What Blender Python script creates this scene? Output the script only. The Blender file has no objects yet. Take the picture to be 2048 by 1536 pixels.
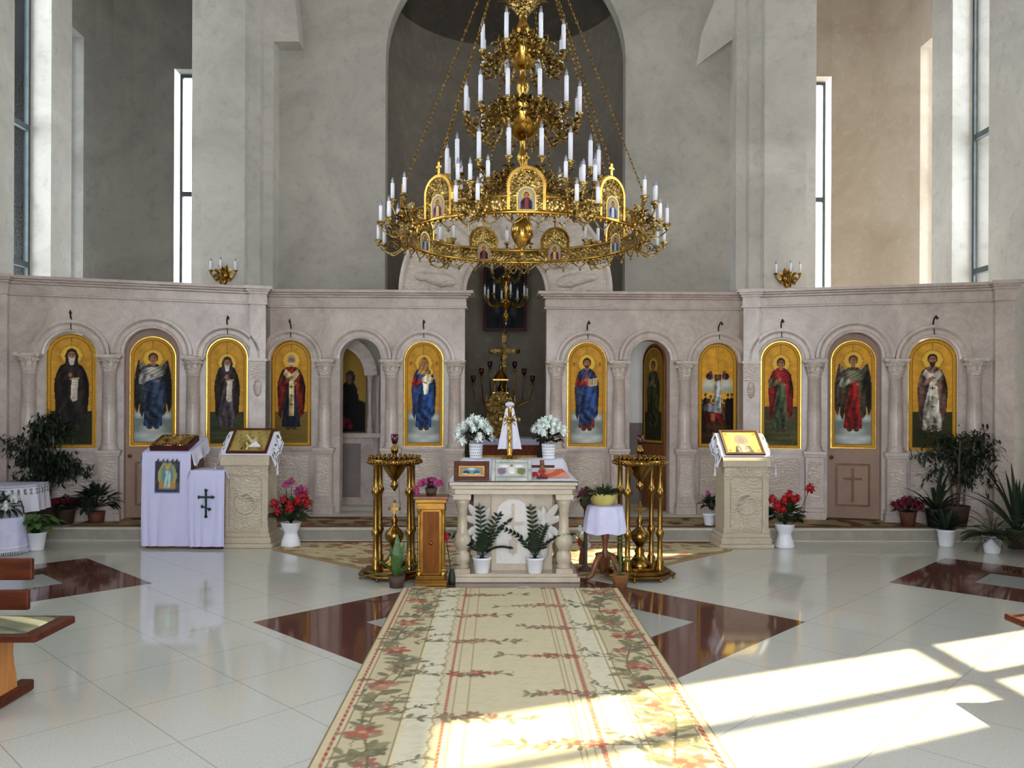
import bpy, math, random
import numpy as np
from mathutils import Vector, Matrix

random.seed(7)
np.random.seed(7)
PI = math.pi
sc = bpy.context.scene
COL = sc.collection

# ------------------------------------------------------------------ camera, sky, sun, exposure
cam_d = bpy.data.cameras.new('camera')
cam = bpy.data.objects.new('camera', cam_d)
COL.objects.link(cam)
cam_d.sensor_width = 36.0
cam_d.lens = 36.0 * 1600 / 2048
cam_d.shift_y = 46 / 2048
cam_d.clip_start = 0.05
CX, CZ, TH, RL = -0.10, 1.6, 0.0175, 0.0042
cam.matrix_world = (Matrix.Translation((CX, 0, CZ)) @ Matrix.Rotation(-TH, 4, 'Z')
                    @ Matrix.Rotation(PI / 2, 4, 'X') @ Matrix.Rotation(RL, 4, 'Z'))
sc.camera = cam

world = bpy.data.worlds.new('sky')
sc.world = world
world.use_nodes = True
wbg = world.node_tree.nodes['Background']
wbg.inputs[0].default_value = (0.86, 0.91, 1.0, 1)
wbg.inputs[1].default_value = 3.7

SUN_SLOPE, SUN_TAN = 0.42, 1.11
sun_d = bpy.data.lights.new('sun', 'SUN')
sun_d.energy = 8.5
sun_d.color = (1.0, 0.85, 0.54)
sun_d.angle = math.radians(0.6)
sun = bpy.data.objects.new('sun', sun_d)
COL.objects.link(sun)
_h = math.hypot(1, SUN_SLOPE)
sun.rotation_euler = Vector((1, SUN_SLOPE, SUN_TAN * _h)).to_track_quat('Z', 'Y').to_euler()
sun.location = (9, 9, 12)

sc.view_settings.view_transform = 'Standard'
sc.view_settings.look = 'None'
sc.view_settings.exposure = 1.22
sc.view_settings.gamma = 1.0
sc.view_settings.use_curve_mapping = False


# ------------------------------------------------------------------ sight lines of the photograph -> points of the place
def ray(u, v):
    du, dv = u - 1024, v - 814
    a, b = (du + RL * dv) / 1600, -(dv - RL * du) / 1600
    return (math.sin(TH) + a * math.cos(TH), math.cos(TH) - a * math.sin(TH), b)


def on_y(u, v, Y):
    r = ray(u, v)
    t = Y / r[1]
    return (CX + r[0] * t, CZ + r[2] * t)


def on_z(u, v, Z=0.0):
    r = ray(u, v)
    t = (Z - CZ) / r[2]
    return (CX + r[0] * t, r[1] * t)


# ------------------------------------------------------------------ materials
def lin(c):
    c = [x / 255.0 for x in c[:3]]
    return tuple(x / 12.92 if x <= 0.04045 else ((x + 0.055) / 1.055) ** 2.4 for x in c)


MATS = {}


class NT:
    def __init__(s, name):
        s.m = bpy.data.materials.new(name)
        s.m.use_nodes = True
        s.t = s.m.node_tree
        s.b = s.t.nodes['Principled BSDF']
        s.coord = None

    def n(s, typ, **k):
        x = s.t.nodes.new(typ)
        for a, v in k.items():
            setattr(x, a, v)
        return x

    def link(s, a, b):
        s.t.links.new(a, b)

    def obj(s):
        if s.coord is None:
            s.coord = s.n('ShaderNodeTexCoord').outputs['Object']
        return s.coord

    def noise(s, scale, detail=4, rough=0.55, vec=None, dist=0.0):
        x = s.n('ShaderNodeTexNoise')
        x.inputs['Scale'].default_value = scale
        x.inputs['Detail'].default_value = detail
        x.inputs['Roughness'].default_value = rough
        x.inputs['Distortion'].default_value = dist
        s.link(vec or s.obj(), x.inputs['Vector'])
        return x.outputs['Fac']

    def ramp(s, fac, stops):
        x = s.n('ShaderNodeValToRGB')
        e = x.color_ramp.elements
        while len(e) < len(stops):
            e.new(0.5)
        for i, (p, c) in enumerate(stops):
            e[i].position = p
            e[i].color = (*c, 1)
        s.link(fac, x.inputs['Fac'])
        return x.outputs['Color']

    def math(s, op, a, b=None, c=None):
        x = s.n('ShaderNodeMath', operation=op)
        for i, v in enumerate((a, b, c)):
            if v is None:
                continue
            if isinstance(v, (int, float)):
                x.inputs[i].default_value = v
            else:
                s.link(v, x.inputs[i])
        return x.outputs[0]

    def mix(s, fac, a, b, blend='MIX'):
        x = s.n('ShaderNodeMix', data_type='RGBA', blend_type=blend)
        for i, v in ((0, fac), (6, a), (7, b)):
            if isinstance(v, (int, float)):
                x.inputs[i].default_value = v
            elif isinstance(v, tuple):
                x.inputs[i].default_value = (*v, 1)
            else:
                s.link(v, x.inputs[i])
        return x.outputs[2]

    def bump(s, h, strength=0.3, dist=0.01):
        x = s.n('ShaderNodeBump')
        x.inputs['Strength'].default_value = strength
        x.inputs['Distance'].default_value = dist
        s.link(h, x.inputs['Height'])
        s.link(x.outputs[0], s.b.inputs['Normal'])

    def set(s, col=None, rough=None, metal=None, spec=None):
        if col is not None:
            if isinstance(col, tuple):
                s.b.inputs['Base Color'].default_value = (*col, 1)
            else:
                s.link(col, s.b.inputs['Base Color'])
        if rough is not None:
            if isinstance(rough, (int, float)):
                s.b.inputs['Roughness'].default_value = rough
            else:
                s.link(rough, s.b.inputs['Roughness'])
        if metal is not None:
            s.b.inputs['Metallic'].default_value = metal
        if spec is not None:
            s.b.inputs['Specular IOR Level'].default_value = spec


def pm(name, c1, c2=None, rough=0.5, metal=0.0, scale=6.0, detail=4, bump=0.0, bscale=60.0, bdist=0.004, spec=None, stretch=None):
    """noise-varied surface between two sRGB colours"""
    if name in MATS:
        return MATS[name]
    a = lin(c1)
    b = lin(c2) if c2 else tuple(x * 0.8 for x in a)
    t = NT(name)
    vec = None
    if stretch:
        mp = t.n('ShaderNodeMapping')
        mp.inputs['Scale'].default_value = stretch
        t.link(t.obj(), mp.inputs['Vector'])
        vec = mp.outputs[0]
    f = t.noise(scale, detail, vec=vec)
    t.set(t.ramp(f, [(0.3, b), (0.7, a)]), rough, metal, spec)
    if bump:
        t.bump(t.noise(bscale, 3, vec=vec), bump, bdist)
    MATS[name] = t.m
    return t.m


def marble_mat(name, c1, c2, vein, rough=0.32, carve=0.0):
    t = NT(name)
    f = t.noise(1.5, 8, 0.68, dist=1.2)
    base = t.ramp(f, [(0.32, lin(c2)), (0.68, lin(c1))])
    w = t.noise(2.6, 8, 0.65, dist=1.4)
    v = t.math('ABSOLUTE', t.math('SUBTRACT', w, 0.5))
    vf = t.math('SUBTRACT', 1.0, t.math('MINIMUM', t.math('MULTIPLY', v, 22.0), 1.0))
    fine = t.noise(45, 3)
    base = t.mix(t.math('MULTIPLY', vf, 0.24), base, lin(vein))
    base = t.mix(t.math('MULTIPLY', t.math('SUBTRACT', fine, 0.35), 0.35), base, lin(vein))
    t.set(base, rough)
    if carve:
        vo = t.n('ShaderNodeTexVoronoi', feature='SMOOTH_F1')
        vo.inputs['Scale'].default_value = 17.0
        wa = t.n('ShaderNodeTexWave', wave_type='RINGS', wave_profile='SIN')
        wa.inputs['Scale'].default_value = 7.5
        wa.inputs['Distortion'].default_value = 14.0
        wa.inputs['Detail'].default_value = 2.0
        wa.inputs['Detail Scale'].default_value = 1.3
        t.link(t.obj(), vo.inputs['Vector'])
        t.link(t.obj(), wa.inputs['Vector'])
        t.bump(t.math('ADD', t.math('MULTIPLY', vo.outputs['Distance'], 0.6), wa.outputs['Fac']), carve, 0.014)
    else:
        t.bump(fine, 0.06, 0.004)
    return t.m


def gold_mat(name, c1, c2, rough=0.27, bump=0.0, bscale=30, metal=1.0):
    t = NT(name)
    f = t.noise(14, 3)
    t.set(t.ramp(f, [(0.3, lin(c2)), (0.7, lin(c1))]), rough, metal)
    if bump:
        vo = t.n('ShaderNodeTexVoronoi', feature='F1')
        vo.inputs['Scale'].default_value = bscale
        t.link(t.obj(), vo.inputs['Vector'])
        t.bump(vo.outputs['Distance'], bump, 0.012)
    return t.m


def paint_mat(name, rough=0.5, bump=0.0, bscale=300, sheen=0.0, spec=None):
    t = NT(name)
    a = t.n('ShaderNodeAttribute')
    a.attribute_name = 'Col'
    t.set(a.outputs['Color'], rough, spec=spec)
    if bump:
        t.bump(t.noise(bscale, 2), bump, 0.003)
    return t.m


def glass_mat(name, tint):
    t = NT(name)
    out = t.t.nodes['Material Output']
    tr = t.n('ShaderNodeBsdfTransparent')
    tr.inputs[0].default_value = (*tint, 1)
    gl = t.n('ShaderNodeBsdfGlossy')
    gl.inputs['Roughness'].default_value = 0.05
    lw = t.n('ShaderNodeLayerWeight')
    lw.inputs[0].default_value = 0.15
    mx = t.n('ShaderNodeMixShader')
    t.link(lw.outputs['Fresnel'], mx.inputs[0])
    t.link(tr.outputs[0], mx.inputs[1])
    t.link(gl.outputs[0], mx.inputs[2])
    t.link(mx.outputs[0], out.inputs['Surface'])
    return t.m


def floor_mat():
    t = NT('polished_floor_tiles')
    g = t.n('ShaderNodeNewGeometry')
    sep = t.n('ShaderNodeSeparateXYZ')
    t.link(g.outputs['Position'], sep.inputs[0])
    x, y = sep.outputs[0], sep.outputs[1]
    s2 = 1 / math.sqrt(2)
    T = 0.6
    cx, cy = 0.15, 5.952
    p = t.math('MULTIPLY', t.math('ADD', t.math('SUBTRACT', x, cx), t.math('SUBTRACT', y, cy)), s2)
    q = t.math('MULTIPLY', t.math('SUBTRACT', t.math('SUBTRACT', x, cx), t.math('SUBTRACT', y, cy)), s2)
    half = 1.455

    def grout(c, off):
        f = t.math('FRACT', t.math('ADD', t.math('DIVIDE', t.math('SUBTRACT', c, off), T), 40.0))
        d = t.math('MINIMUM', f, t.math('SUBTRACT', 1.0, f))
        return t.math('LESS_THAN', d, 0.0042)
    gr = t.math('MAXIMUM', grout(p, half), grout(q, half))

    def diamond(ox, oy, h):
        d = t.math('ADD', t.math('ABSOLUTE', t.math('SUBTRACT', x, ox)), t.math('ABSOLUTE', t.math('SUBTRACT', y, oy)))
        return t.math('LESS_THAN', d, h)
    brown = diamond(cx, cy, 2.06)
    grey = diamond(cx, cy, 1.22)
    for ox, oy in ((-4.40, 7.25), (4.70, 7.30)):
        brown = t.math('MAXIMUM', brown, diamond(ox, oy, 1.20))
        grey = t.math('MAXIMUM', grey, diamond(ox, oy, 0.40))
    n1 = t.noise(90, 3)
    n2 = t.noise(1.2, 3)
    white = t.ramp(n1, [(0.3, lin((184, 182, 172))), (0.7, lin((204, 202, 194)))])
    white = t.mix(t.math('MULTIPLY', n2, 0.25), white, lin((186, 186, 180)))
    br = t.ramp(n1, [(0.3, lin((80, 48, 42))), (0.7, lin((104, 66, 58)))])
    gy = t.ramp(n1, [(0.3, lin((150, 152, 150))), (0.7, lin((168, 170, 168)))])
    c = t.mix(brown, white, br)
    c = t.mix(grey, c, gy)
    c = t.mix(t.math('MULTIPLY', gr, 0.55), c, lin((110, 104, 96)))
    t.set(c, 0.06, spec=0.7)
    return t.m


def plaster_mat(name, c1, c2, c3):
    t = NT(name)
    big = t.noise(0.8, 8, 0.66, dist=0.8)
    small = t.noise(7, 5, 0.7)
    base = t.ramp(big, [(0.3, lin(c2)), (0.7, lin(c1))])
    base = t.mix(t.math('MULTIPLY', t.math('MAXIMUM', t.math('SUBTRACT', small, 0.52), 0.0), 2.2), base, lin(c3))
    t.set(base, 0.85, spec=0.2)
    t.bump(t.noise(70, 3), 0.15, 0.006)
    return t.m


M_floor = floor_mat()
M_plaster = plaster_mat('wall_plaster', (208, 203, 195), (176, 171, 163), (150, 145, 138))
M_back = plaster_mat('grey_wall_plaster', (190, 184, 174), (156, 151, 143), (138, 133, 126))
M_whitew = pm('white_wall_slab', (240, 240, 238), (228, 228, 228), 0.8, 0, 3)
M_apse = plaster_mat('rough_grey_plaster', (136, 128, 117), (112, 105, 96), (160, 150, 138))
M_apse_l = plaster_mat('grey_plaster_shaded', (136, 132, 124), (112, 108, 102), (94, 92, 90))  # left side apse: its shade is put into the plaster colour
M_apse_r = plaster_mat('tan_plaster_lit', (206, 192, 174), (178, 160, 140), (216, 206, 192))  # right side apse: warm sunlit brightness is put into the plaster colour
M_conch = plaster_mat('dark_conch_plaster', (88, 82, 74), (70, 65, 58), (110, 100, 90))  # conch coloured darker than the apse wall below it
M_marble = marble_mat('rose_grey_marble', (204, 190, 181), (166, 150, 142), (138, 120, 112))
M_carved = marble_mat('carved_marble', (210, 198, 187), (192, 178, 168), (162, 148, 138), 0.45, 0.55)
M_stone = marble_mat('warm_limestone', (202, 188, 166), (182, 167, 146), (152, 136, 116))
M_stonec = marble_mat('carved_limestone', (204, 190, 170), (184, 170, 150), (150, 136, 118), 0.5, 0.5)
M_whitem = marble_mat('white_marble', (228, 224, 218), (208, 204, 198), (186, 180, 174))
M_step = marble_mat('step_stone', (172, 166, 154), (150, 144, 134), (128, 122, 112), 0.3)
M_nose = pm('step_edge_stone', (206, 200, 188), (186, 180, 168), 0.3)
M_gold = gold_mat('polished_gold', (206, 164, 82), (160, 118, 48), 0.22)
M_goldf = gold_mat('filigree_gold', (206, 174, 104), (92, 68, 30), 0.30, 1.0, 42)
M_gold2 = gold_mat('antique_brass', (160, 124, 62), (104, 76, 34), 0.26)
M_gilt = pm('gilt_wood', (150, 108, 40), (104, 68, 22), 0.3, 0.8, 5, bump=0.3, bscale=30)
M_giltp = pm('amber_wood_panel', (128, 72, 10), (92, 48, 6), 0.45, 0.25, spec=0.2, scale=3, stretch=(6, 6, 1))
M_iron = pm('dark_iron', (60, 48, 40), (40, 32, 28), 0.5, 0.6)
M_candle = pm('white_candle_sleeve', (232, 232, 240), (216, 216, 228), 0.4)
M_bulb = pm('clear_bulb', (150, 150, 160), (120, 120, 130), 0.1, 0.2)
M_door = pm('taupe_door_paint', (152, 122, 102), (140, 110, 92), 0.5)
M_trim = pm('bronze_trim', (104, 66, 28), (80, 48, 20), 0.4, 0.4)
M_wood = pm('red_brown_wood', (92, 40, 18), (58, 24, 10), 0.45, 0, 4, spec=0.2, stretch=(1, 7, 7))
M_woodl = pm('honey_wood', (190, 126, 62), (160, 98, 42), 0.4, 0, 4, stretch=(7, 7, 1))
M_woodm = pm('turned_walnut', (128, 78, 46), (98, 56, 32), 0.35, 0, 4, stretch=(7, 7, 1))
M_cloth = pm('white_linen', (206, 205, 230), (190, 188, 218), 0.85, 0, 9, bump=0.12, bscale=250)  # cool cast of window light put into the white linen colour
M_clothw = pm('white_lace', (230, 228, 234), (210, 208, 218), 0.85, 0, 60, bump=0.2, bscale=200)
M_green = pm('green_embroidery', (32, 62, 58), (20, 44, 42), 0.8, 0, 60)
M_grey = pm('grey_embroidery', (120, 116, 124), (90, 88, 98), 0.8, 0, 60)
M_pot = pm('white_glazed_pot', (232, 232, 236), (222, 222, 228), 0.3)
M_potd = pm('dark_clay_pot', (74, 50, 40), (56, 38, 32), 0.6)
M_pott = pm('terracotta', (112, 66, 46), (90, 52, 38), 0.7)
M_poty = pm('yellow_pot', (212, 196, 118), (190, 172, 92), 0.5)
M_wick = pm('wicker', (156, 106, 56), (112, 72, 34), 0.7, 0, 60, bump=0.5, bscale=120)
M_soil = pm('soil', (52, 40, 30), (36, 28, 22), 0.95, 0, 50)
M_leaf = pm('leaf_green', (50, 72, 34), (28, 46, 22), 0.5, 0, 20)
M_leafd = pm('leaf_dark', (34, 50, 30), (18, 32, 18), 0.5, 0, 20)
M_leafb = pm('leaf_bright', (78, 112, 50), (50, 80, 34), 0.5, 0, 20)
M_zz = pm('zz_leaf', (30, 48, 34), (16, 30, 22), 0.25, 0, 20)
M_bark = pm('bark', (104, 84, 66), (78, 60, 46), 0.85, 0, 30)
M_red = pm('red_petals', (196, 26, 34), (146, 12, 22), 0.6, 0, 40)
M_pink = pm('pink_petals', (196, 82, 140), (156, 52, 106), 0.6, 0, 40)
M_mag = pm('crimson_petals', (140, 20, 58), (98, 10, 38), 0.6, 0, 40)
M_white = pm('white_petals', (236, 240, 236), (214, 224, 218), 0.6, 0, 30)
M_cup = pm('dark_red_glass', (72, 20, 34), (44, 12, 22), 0.12)
M_black = pm('black_metal', (34, 32, 34), (22, 20, 22), 0.35, 0.3)
M_redcl = pm('red_brocade', (132, 60, 30), (96, 38, 20), 0.7, 0, 20)
M_silver = gold_mat('silver_frame', (128, 130, 120), (92, 96, 90), 0.4)
M_frame = pm('dark_red_wood', (78, 30, 30), (54, 20, 22), 0.45, spec=0.2)
M_dado = pm('grey_brown_dado', (128, 116, 110), (116, 104, 98), 0.6)
M_glass = glass_mat('window_glass', (0.96, 0.99, 0.98))
M_winf = pm('grey_window_frame', (96, 104, 106), (78, 86, 88), 0.4, 0.4)
M_icon = paint_mat('icon_paint', 0.55, spec=0.12)
M_carpet = paint_mat('carpet_wool', 0.95, 0.35, 260, spec=0.1)
M_embro = paint_mat('embroidered_cloth', 0.8, 0.2, 250)


# ------------------------------------------------------------------ mesh building
class MB:
    def __init__(s):
        s.v, s.f, s.mi, s.sm, s.cur = [], [], [], [], 0
        s.M = Matrix.Identity(4)

    def add(s, vs, fs, smooth=False):
        o = len(s.v)
        M = s.M
        s.v.extend((M @ Vector(p))[:] for p in vs)
        s.f.extend(tuple(i + o for i in f) for f in fs)
        s.mi.extend([s.cur] * len(fs))
        s.sm.extend([smooth] * len(fs))
        return s

    def box(s, x0, x1, y0, y1, z0, z1):
        vs = [(x, y, z) for z in (z0, z1) for y in (y0, y1) for x in (x0, x1)]
        return s.add(vs, [(0, 2, 3, 1), (4, 5, 7, 6), (0, 1, 5, 4), (2, 6, 7, 3), (0, 4, 6, 2), (1, 3, 7, 5)])

    def lathe(s, prof, cx=0, cy=0, n=16, a0=0, a1=2 * PI, smooth=True):
        full = abs(a1 - a0 - 2 * PI) < 1e-6
        m = n if full else n + 1
        vs, fs = [], []
        for r, z in prof:
            for i in range(m):
                a = a0 + (a1 - a0) * i / n
                vs.append((cx + r * math.cos(a), cy + r * math.sin(a), z))
        for j in range(len(prof) - 1):
            for i in range(n):
                k = (i + 1) % m
                fs.append((j * m + i, j * m + k, (j + 1) * m + k, (j + 1) * m + i))
        return s.add(vs, fs, smooth)

    def ball(s, c, r, n=10, sz=1.0, sx=1.0):
        k = max(4, n // 2)
        prof = [(r * sx * math.sin(PI * i / k) + 1e-5, c[2] - r * sz * math.cos(PI * i / k)) for i in range(k + 1)]
        return s.lathe(prof, c[0], c[1], n)

    def tube(s, pts, r, n=6, smooth=True):
        pts = [Vector(p) for p in pts]
        rs = r if isinstance(r, (list, tuple)) else [r] * len(pts)
        vs, fs = [], []
        up = Vector((0.13, 0.31, 0.94)).normalized()
        for i, p in enumerate(pts):
            t = (pts[min(i + 1, len(pts) - 1)] - pts[max(i - 1, 0)])
            if t.length < 1e-9:
                t = Vector((0, 0, 1))
            t.normalize()
            a = t.cross(up)
            if a.length < 0.05:
                a = t.cross(Vector((1, 0, 0)))
            a.normalize()
            b = t.cross(a)
            for k in range(n):
                th = 2 * PI * k / n
                vs.append(p + (a * math.cos(th) + b * math.sin(th)) * rs[i])
        for i in range(len(pts) - 1):
            for k in range(n):
                q = (k + 1) % n
                fs.append((i * n + k, i * n + q, (i + 1) * n + q, (i + 1) * n + k))
        fs.append(tuple(range(n))[::-1])
        fs.append(tuple((len(pts) - 1) * n + k for k in range(n)))
        return s.add(vs, fs, smooth)

    def prism(s, poly, y0, y1):
        """polygon in x,z pushed from y0 to y1"""
        n = len(poly)
        vs = [(x, y0, z) for x, z in poly] + [(x, y1, z) for x, z in poly]
        fs = [tuple(range(n)), tuple(range(2 * n - 1, n - 1, -1))]
        fs += [(i, i + n, (i + 1) % n + n, (i + 1) % n) for i in range(n)]
        return s.add(vs, fs)

    def prismz(s, poly, z0, z1):
        n = len(poly)
        vs = [(x, y, z0) for x, y in poly] + [(x, y, z1) for x, y in poly]
        fs = [tuple(range(n - 1, -1, -1)), tuple(range(n, 2 * n))]
        fs += [(i, (i + 1) % n, (i + 1) % n + n, i + n) for i in range(n)]
        return s.add(vs, fs)

    def arcsweep(s, cx, cz, prof, a0=0.0, a1=PI, n=20, smooth=True):
        """profile of (radius, y) swept round (cx,cz) in the x,z plane"""
        m = len(prof)
        vs, fs = [], []
        for i in range(n + 1):
            a = a0 + (a1 - a0) * i / n
            for r, y in prof:
                vs.append((cx + r * math.cos(a), y, cz + r * math.sin(a)))
        for i in range(n):
            for j in range(m):
                k = (j + 1) % m
                fs.append((i * m + j, i * m + k, (i + 1) * m + k, (i + 1) * m + j))
        fs += [tuple(range(m)), tuple(n * m + j for j in range(m))]
        return s.add(vs, fs, False)

    def leaf(s, p, d, L, W, droop=0.3, segs=3, fold=0.25, up=None):
        p = Vector(p)
        d = Vector(d).normalized()
        side = d.cross(up or Vector((0, 0, 1)))
        if side.length < 0.05:
            side = Vector((1, 0, 0))
        side.normalize()
        nrm = side.cross(d)
        vs, fs = [], []
        q = p.copy()
        dd = d.copy()
        for i in range(segs + 1):
            t = i / segs
            w = W * 0.5 * (math.sin(PI * min(1, 0.12 + 0.88 * t)) ** 0.8) if i < segs else 0.001
            vs += [q - side * w + nrm * w * fold, q, q + side * w + nrm * w * fold]
            dd = (dd + Vector((0, 0, -droop / segs))).normalized()
            q = q + dd * (L / segs)
        for i in range(segs):
            o = 3 * i
            fs += [(o, o + 1, o + 4, o + 3), (o + 1, o + 2, o + 5, o + 4)]
        return s.add(vs, fs, True)

    def build(s, name, mats, parent=None, loc=None, rz=0.0, bevel=0.0):
        me = bpy.data.meshes.new(name)
        me.from_pydata(s.v, [], s.f)
        for m in (mats if isinstance(mats, (list, tuple)) else [mats]):
            me.materials.append(m)
        me.polygons.foreach_set('material_index', s.mi)
        me.polygons.foreach_set('use_smooth', s.sm)
        me.update()
        o = bpy.data.objects.new(name, me)
        COL.objects.link(o)
        if loc is not None:
            o.location = loc
        o.rotation_euler.z = rz
        if parent:
            o.parent = parent
        if bevel:
            b = o.modifiers.new('bevel', 'BEVEL')
            b.width = bevel
            b.segments = 2
            b.limit_method = 'ANGLE'
        return o


def tag(o, label, cat, group=None):
    o['label'] = label
    o['category'] = cat
    if group:
        o['group'] = group
    return o


def thing(name, label, cat, loc=(0, 0, 0), rz=0.0, group=None):
    o = bpy.data.objects.new(name, None)
    o.empty_display_size = 0.1
    COL.objects.link(o)
    o.location = loc
    o.rotation_euler.z = rz
    return tag(o, label, cat, group)


def struct(o):
    o['kind'] = 'structure'
    return o


def copy_part(o, parent, loc=None, rz=None):
    c = o.copy()
    COL.objects.link(c)
    c.parent = parent
    if loc is not None:
        c.location = loc
    if rz is not None:
        c.rotation_euler.z = rz
    for ch in o.children:
        copy_part(ch, c)
    return c


def copy_thing(root, loc, rz, label, group=None):
    r = root.copy()
    COL.objects.link(r)
    r.location = loc
    r.rotation_euler.z = rz
    r['label'] = label
    if group:
        r['group'] = group
    for ch in root.children:
        copy_part(ch, r)
    return r


def painted(name, X, Y, Z, rgb, mat, parent=None, loc=None, rz=0.0):
    """grid mesh whose own pattern (sRGB 0-255) is stored per vertex"""
    H, W = X.shape
    v = np.stack([X, Y, Z], -1).reshape(-1, 3).astype(np.float32)
    idx = np.arange(H * W).reshape(H, W)
    f = np.stack([idx[:-1, :-1], idx[:-1, 1:], idx[1:, 1:], idx[1:, :-1]], -1).reshape(-1, 4)
    me = bpy.data.meshes.new(name)
    me.vertices.add(len(v))
    me.vertices.foreach_set('co', v.ravel())
    me.loops.add(len(f) * 4)
    me.loops.foreach_set('vertex_index', f.ravel().astype(np.int32))
    me.polygons.add(len(f))
    me.polygons.foreach_set('loop_start', np.arange(0, len(f) * 4, 4, dtype=np.int32))
    me.polygons.foreach_set('use_smooth', np.ones(len(f), dtype=bool))
    me.update(calc_edges=True)
    c = np.clip(rgb.reshape(-1, 3) / 255.0, 0, 1)
    c = np.where(c <= 0.04045, c / 12.92, ((c + 0.055) / 1.055) ** 2.4)
    col = np.ones((len(v), 4), dtype=np.float32)
    col[:, :3] = c
    at = me.color_attributes.new('Col', 'FLOAT_COLOR', 'POINT')
    at.data.foreach_set('color', col.ravel())
    me.materials.append(mat)
    o = bpy.data.objects.new(name, me)
    COL.objects.link(o)
    if loc is not None:
        o.location = loc
    o.rotation_euler.z = rz
    if parent:
        o.parent = parent
    return o


# ------------------------------------------------------------------ painter (works on coordinate arrays)
class Paint:
    def __init__(s, X, Z, base):
        s.X, s.Z = X, Z
        s.C = np.ones(X.shape + (3,)) * np.array(base, float)
        rs = np.random.RandomState(3)
        s.n = np.zeros(X.shape)
        for k in range(26):
            fx, fz = rs.normal(0, 14 + 2.5 * k, 2)
            s.n += np.sin(fx * X + fz * Z + rs.rand() * 6.28) / (1 + 0.25 * k)
        s.n /= s.n.std() + 1e-6

    def put(s, m, col, fold=0.0, fk=60.0, slant=0.2, alpha=1.0):
        col = np.array(col, float)
        k = np.ones(s.X.shape)
        if fold:
            k = 1 + fold * (0.7 * np.sin(fk * (s.X + slant * s.Z * np.sin(3 * s.Z)) + 2.2 * np.sin(6 * s.Z + 9 * s.X) + 1.4 * np.sin(15 * s.Z - 8 * s.X)) + 0.55 * s.n)
            k = k * np.clip(1.12 - 16 * (s.X + .02) ** 2, .55, 1.2)
        if fold:
            k = np.clip(1 + (k - 1) * 1.7, .3, 1.6) * .86
        a = (m * alpha)[..., None]
        s.C = s.C * (1 - a) + (col * k[..., None]) * a

    def poly(s, pts, col, **k):
        m = np.zeros(s.X.shape, bool)
        n = len(pts)
        for i in range(n):
            x0, z0 = pts[i]
            x1, z1 = pts[(i + 1) % n]
            if z0 == z1:
                continue
            c = ((s.Z > z0) != (s.Z > z1)) & (s.X < (x1 - x0) * (s.Z - z0) / (z1 - z0) + x0)
            m ^= c
        s.put(m.astype(float), col, **k)

    def ell(s, cx, cz, rx, rz, col, soft=0.0, **k):
        d = np.sqrt(((s.X - cx) / rx) ** 2 + ((s.Z - cz) / rz) ** 2)
        m = (d < 1).astype(float) if not soft else np.clip((1 - d) / soft, 0, 1)
        s.put(m, col, **k)

    def ring(s, cx, cz, r, w, col, **k):
        d = np.abs(np.hypot(s.X - cx, s.Z - cz) - r)
        s.put((d < w).astype(float), col, **k)

    def line(s, pts, w, col, **k):
        m = np.zeros(s.X.shape)
        for (x0, z0), (x1, z1) in zip(pts[:-1], pts[1:]):
            L2 = (x1 - x0) ** 2 + (z1 - z0) ** 2 + 1e-12
            t = np.clip(((s.X - x0) * (x1 - x0) + (s.Z - z0) * (z1 - z0)) / L2, 0, 1)
            m = np.maximum(m, np.hypot(s.X - x0 - t * (x1 - x0), s.Z - z0 - t * (z1 - z0)) < w)
        s.put(m, col, **k)

    def rect(s, x0, x1, z0, z1, col, **k):
        s.put(((s.X > x0) & (s.X < x1) & (s.Z > z0) & (s.Z < z1)).astype(float), col, **k)


SKIN = (150, 104, 76)


def arch_grid(hw, h, nx=84, nz=200):
    """x,z arrays of an arch-topped panel: half width hw, full height h"""
    sp = h - hw
    zl = np.linspace(0, sp, nz - 60)
    za = sp + hw * np.sin(np.linspace(0, PI / 2, 61))[1:]
    z = np.concatenate([zl, za])
    w = np.where(z <= sp, hw, np.sqrt(np.maximum(hw * hw - (z - sp) ** 2, 0)) + 1e-4)
    t = np.linspace(-1, 1, nx)
    return t[None, :] * w[:, None], np.repeat(z[:, None], nx, 1)


def gold_ground(P, hw, h, warm=0):
    sp = h - hw
    P.C = np.ones(P.X.shape + (3,)) * np.array((192 + warm, 140 + warm * 0.7, 48.0))
    P.C *= (1 + 0.045 * P.n)[..., None]
    d = np.where(P.Z > sp, hw - np.hypot(P.X, P.Z - sp), np.minimum(hw - np.abs(P.X), P.Z))
    P.d = d
    ang = np.arctan2(P.Z - sp, P.X)
    rays = (np.sin(ang * 46) > 0.5) & (np.hypot(P.X, P.Z - sp) < hw * 0.8) & (P.Z > sp)
    P.put(rays * 0.12, (240, 205, 110))


def gold_border(P, hw):
    d = P.d
    P.put((d < 0.034).astype(float), (186, 136, 40))
    k = (np.sin(P.Z * 150 + P.X * 150) > 0.1) & (d < 0.03) & (d > 0.008)
    P.put(k * 0.5, (226, 178, 74))
    P.put(((d > 0.034) & (d < 0.042)).astype(float), (120, 84, 30))
    P.put((d < 0.006).astype(float), (130, 92, 36))


def clouds(P, zt, base=(104, 122, 134), light=(206, 210, 206)):
    m = np.clip((zt - P.Z) / 0.12, 0, 1)
    P.put(m, base, alpha=0.85)
    rs = np.random.RandomState(5)
    for cx, cz, rx, rz in ((-.16, zt - .12, .10, .07), (.17, zt - .13, .09, .07), (0, .22, .20, .09), (-.1, .13, .2, .07), (.12, .12, .2, .07), (0, .07, .26, .05)):
        P.ell(cx, cz, rx, rz, light, soft=0.9, alpha=0.85)
        P.ell(cx, cz - rz * 0.85, rx, rz * 0.35, base, soft=0.9, alpha=0.6)


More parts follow.
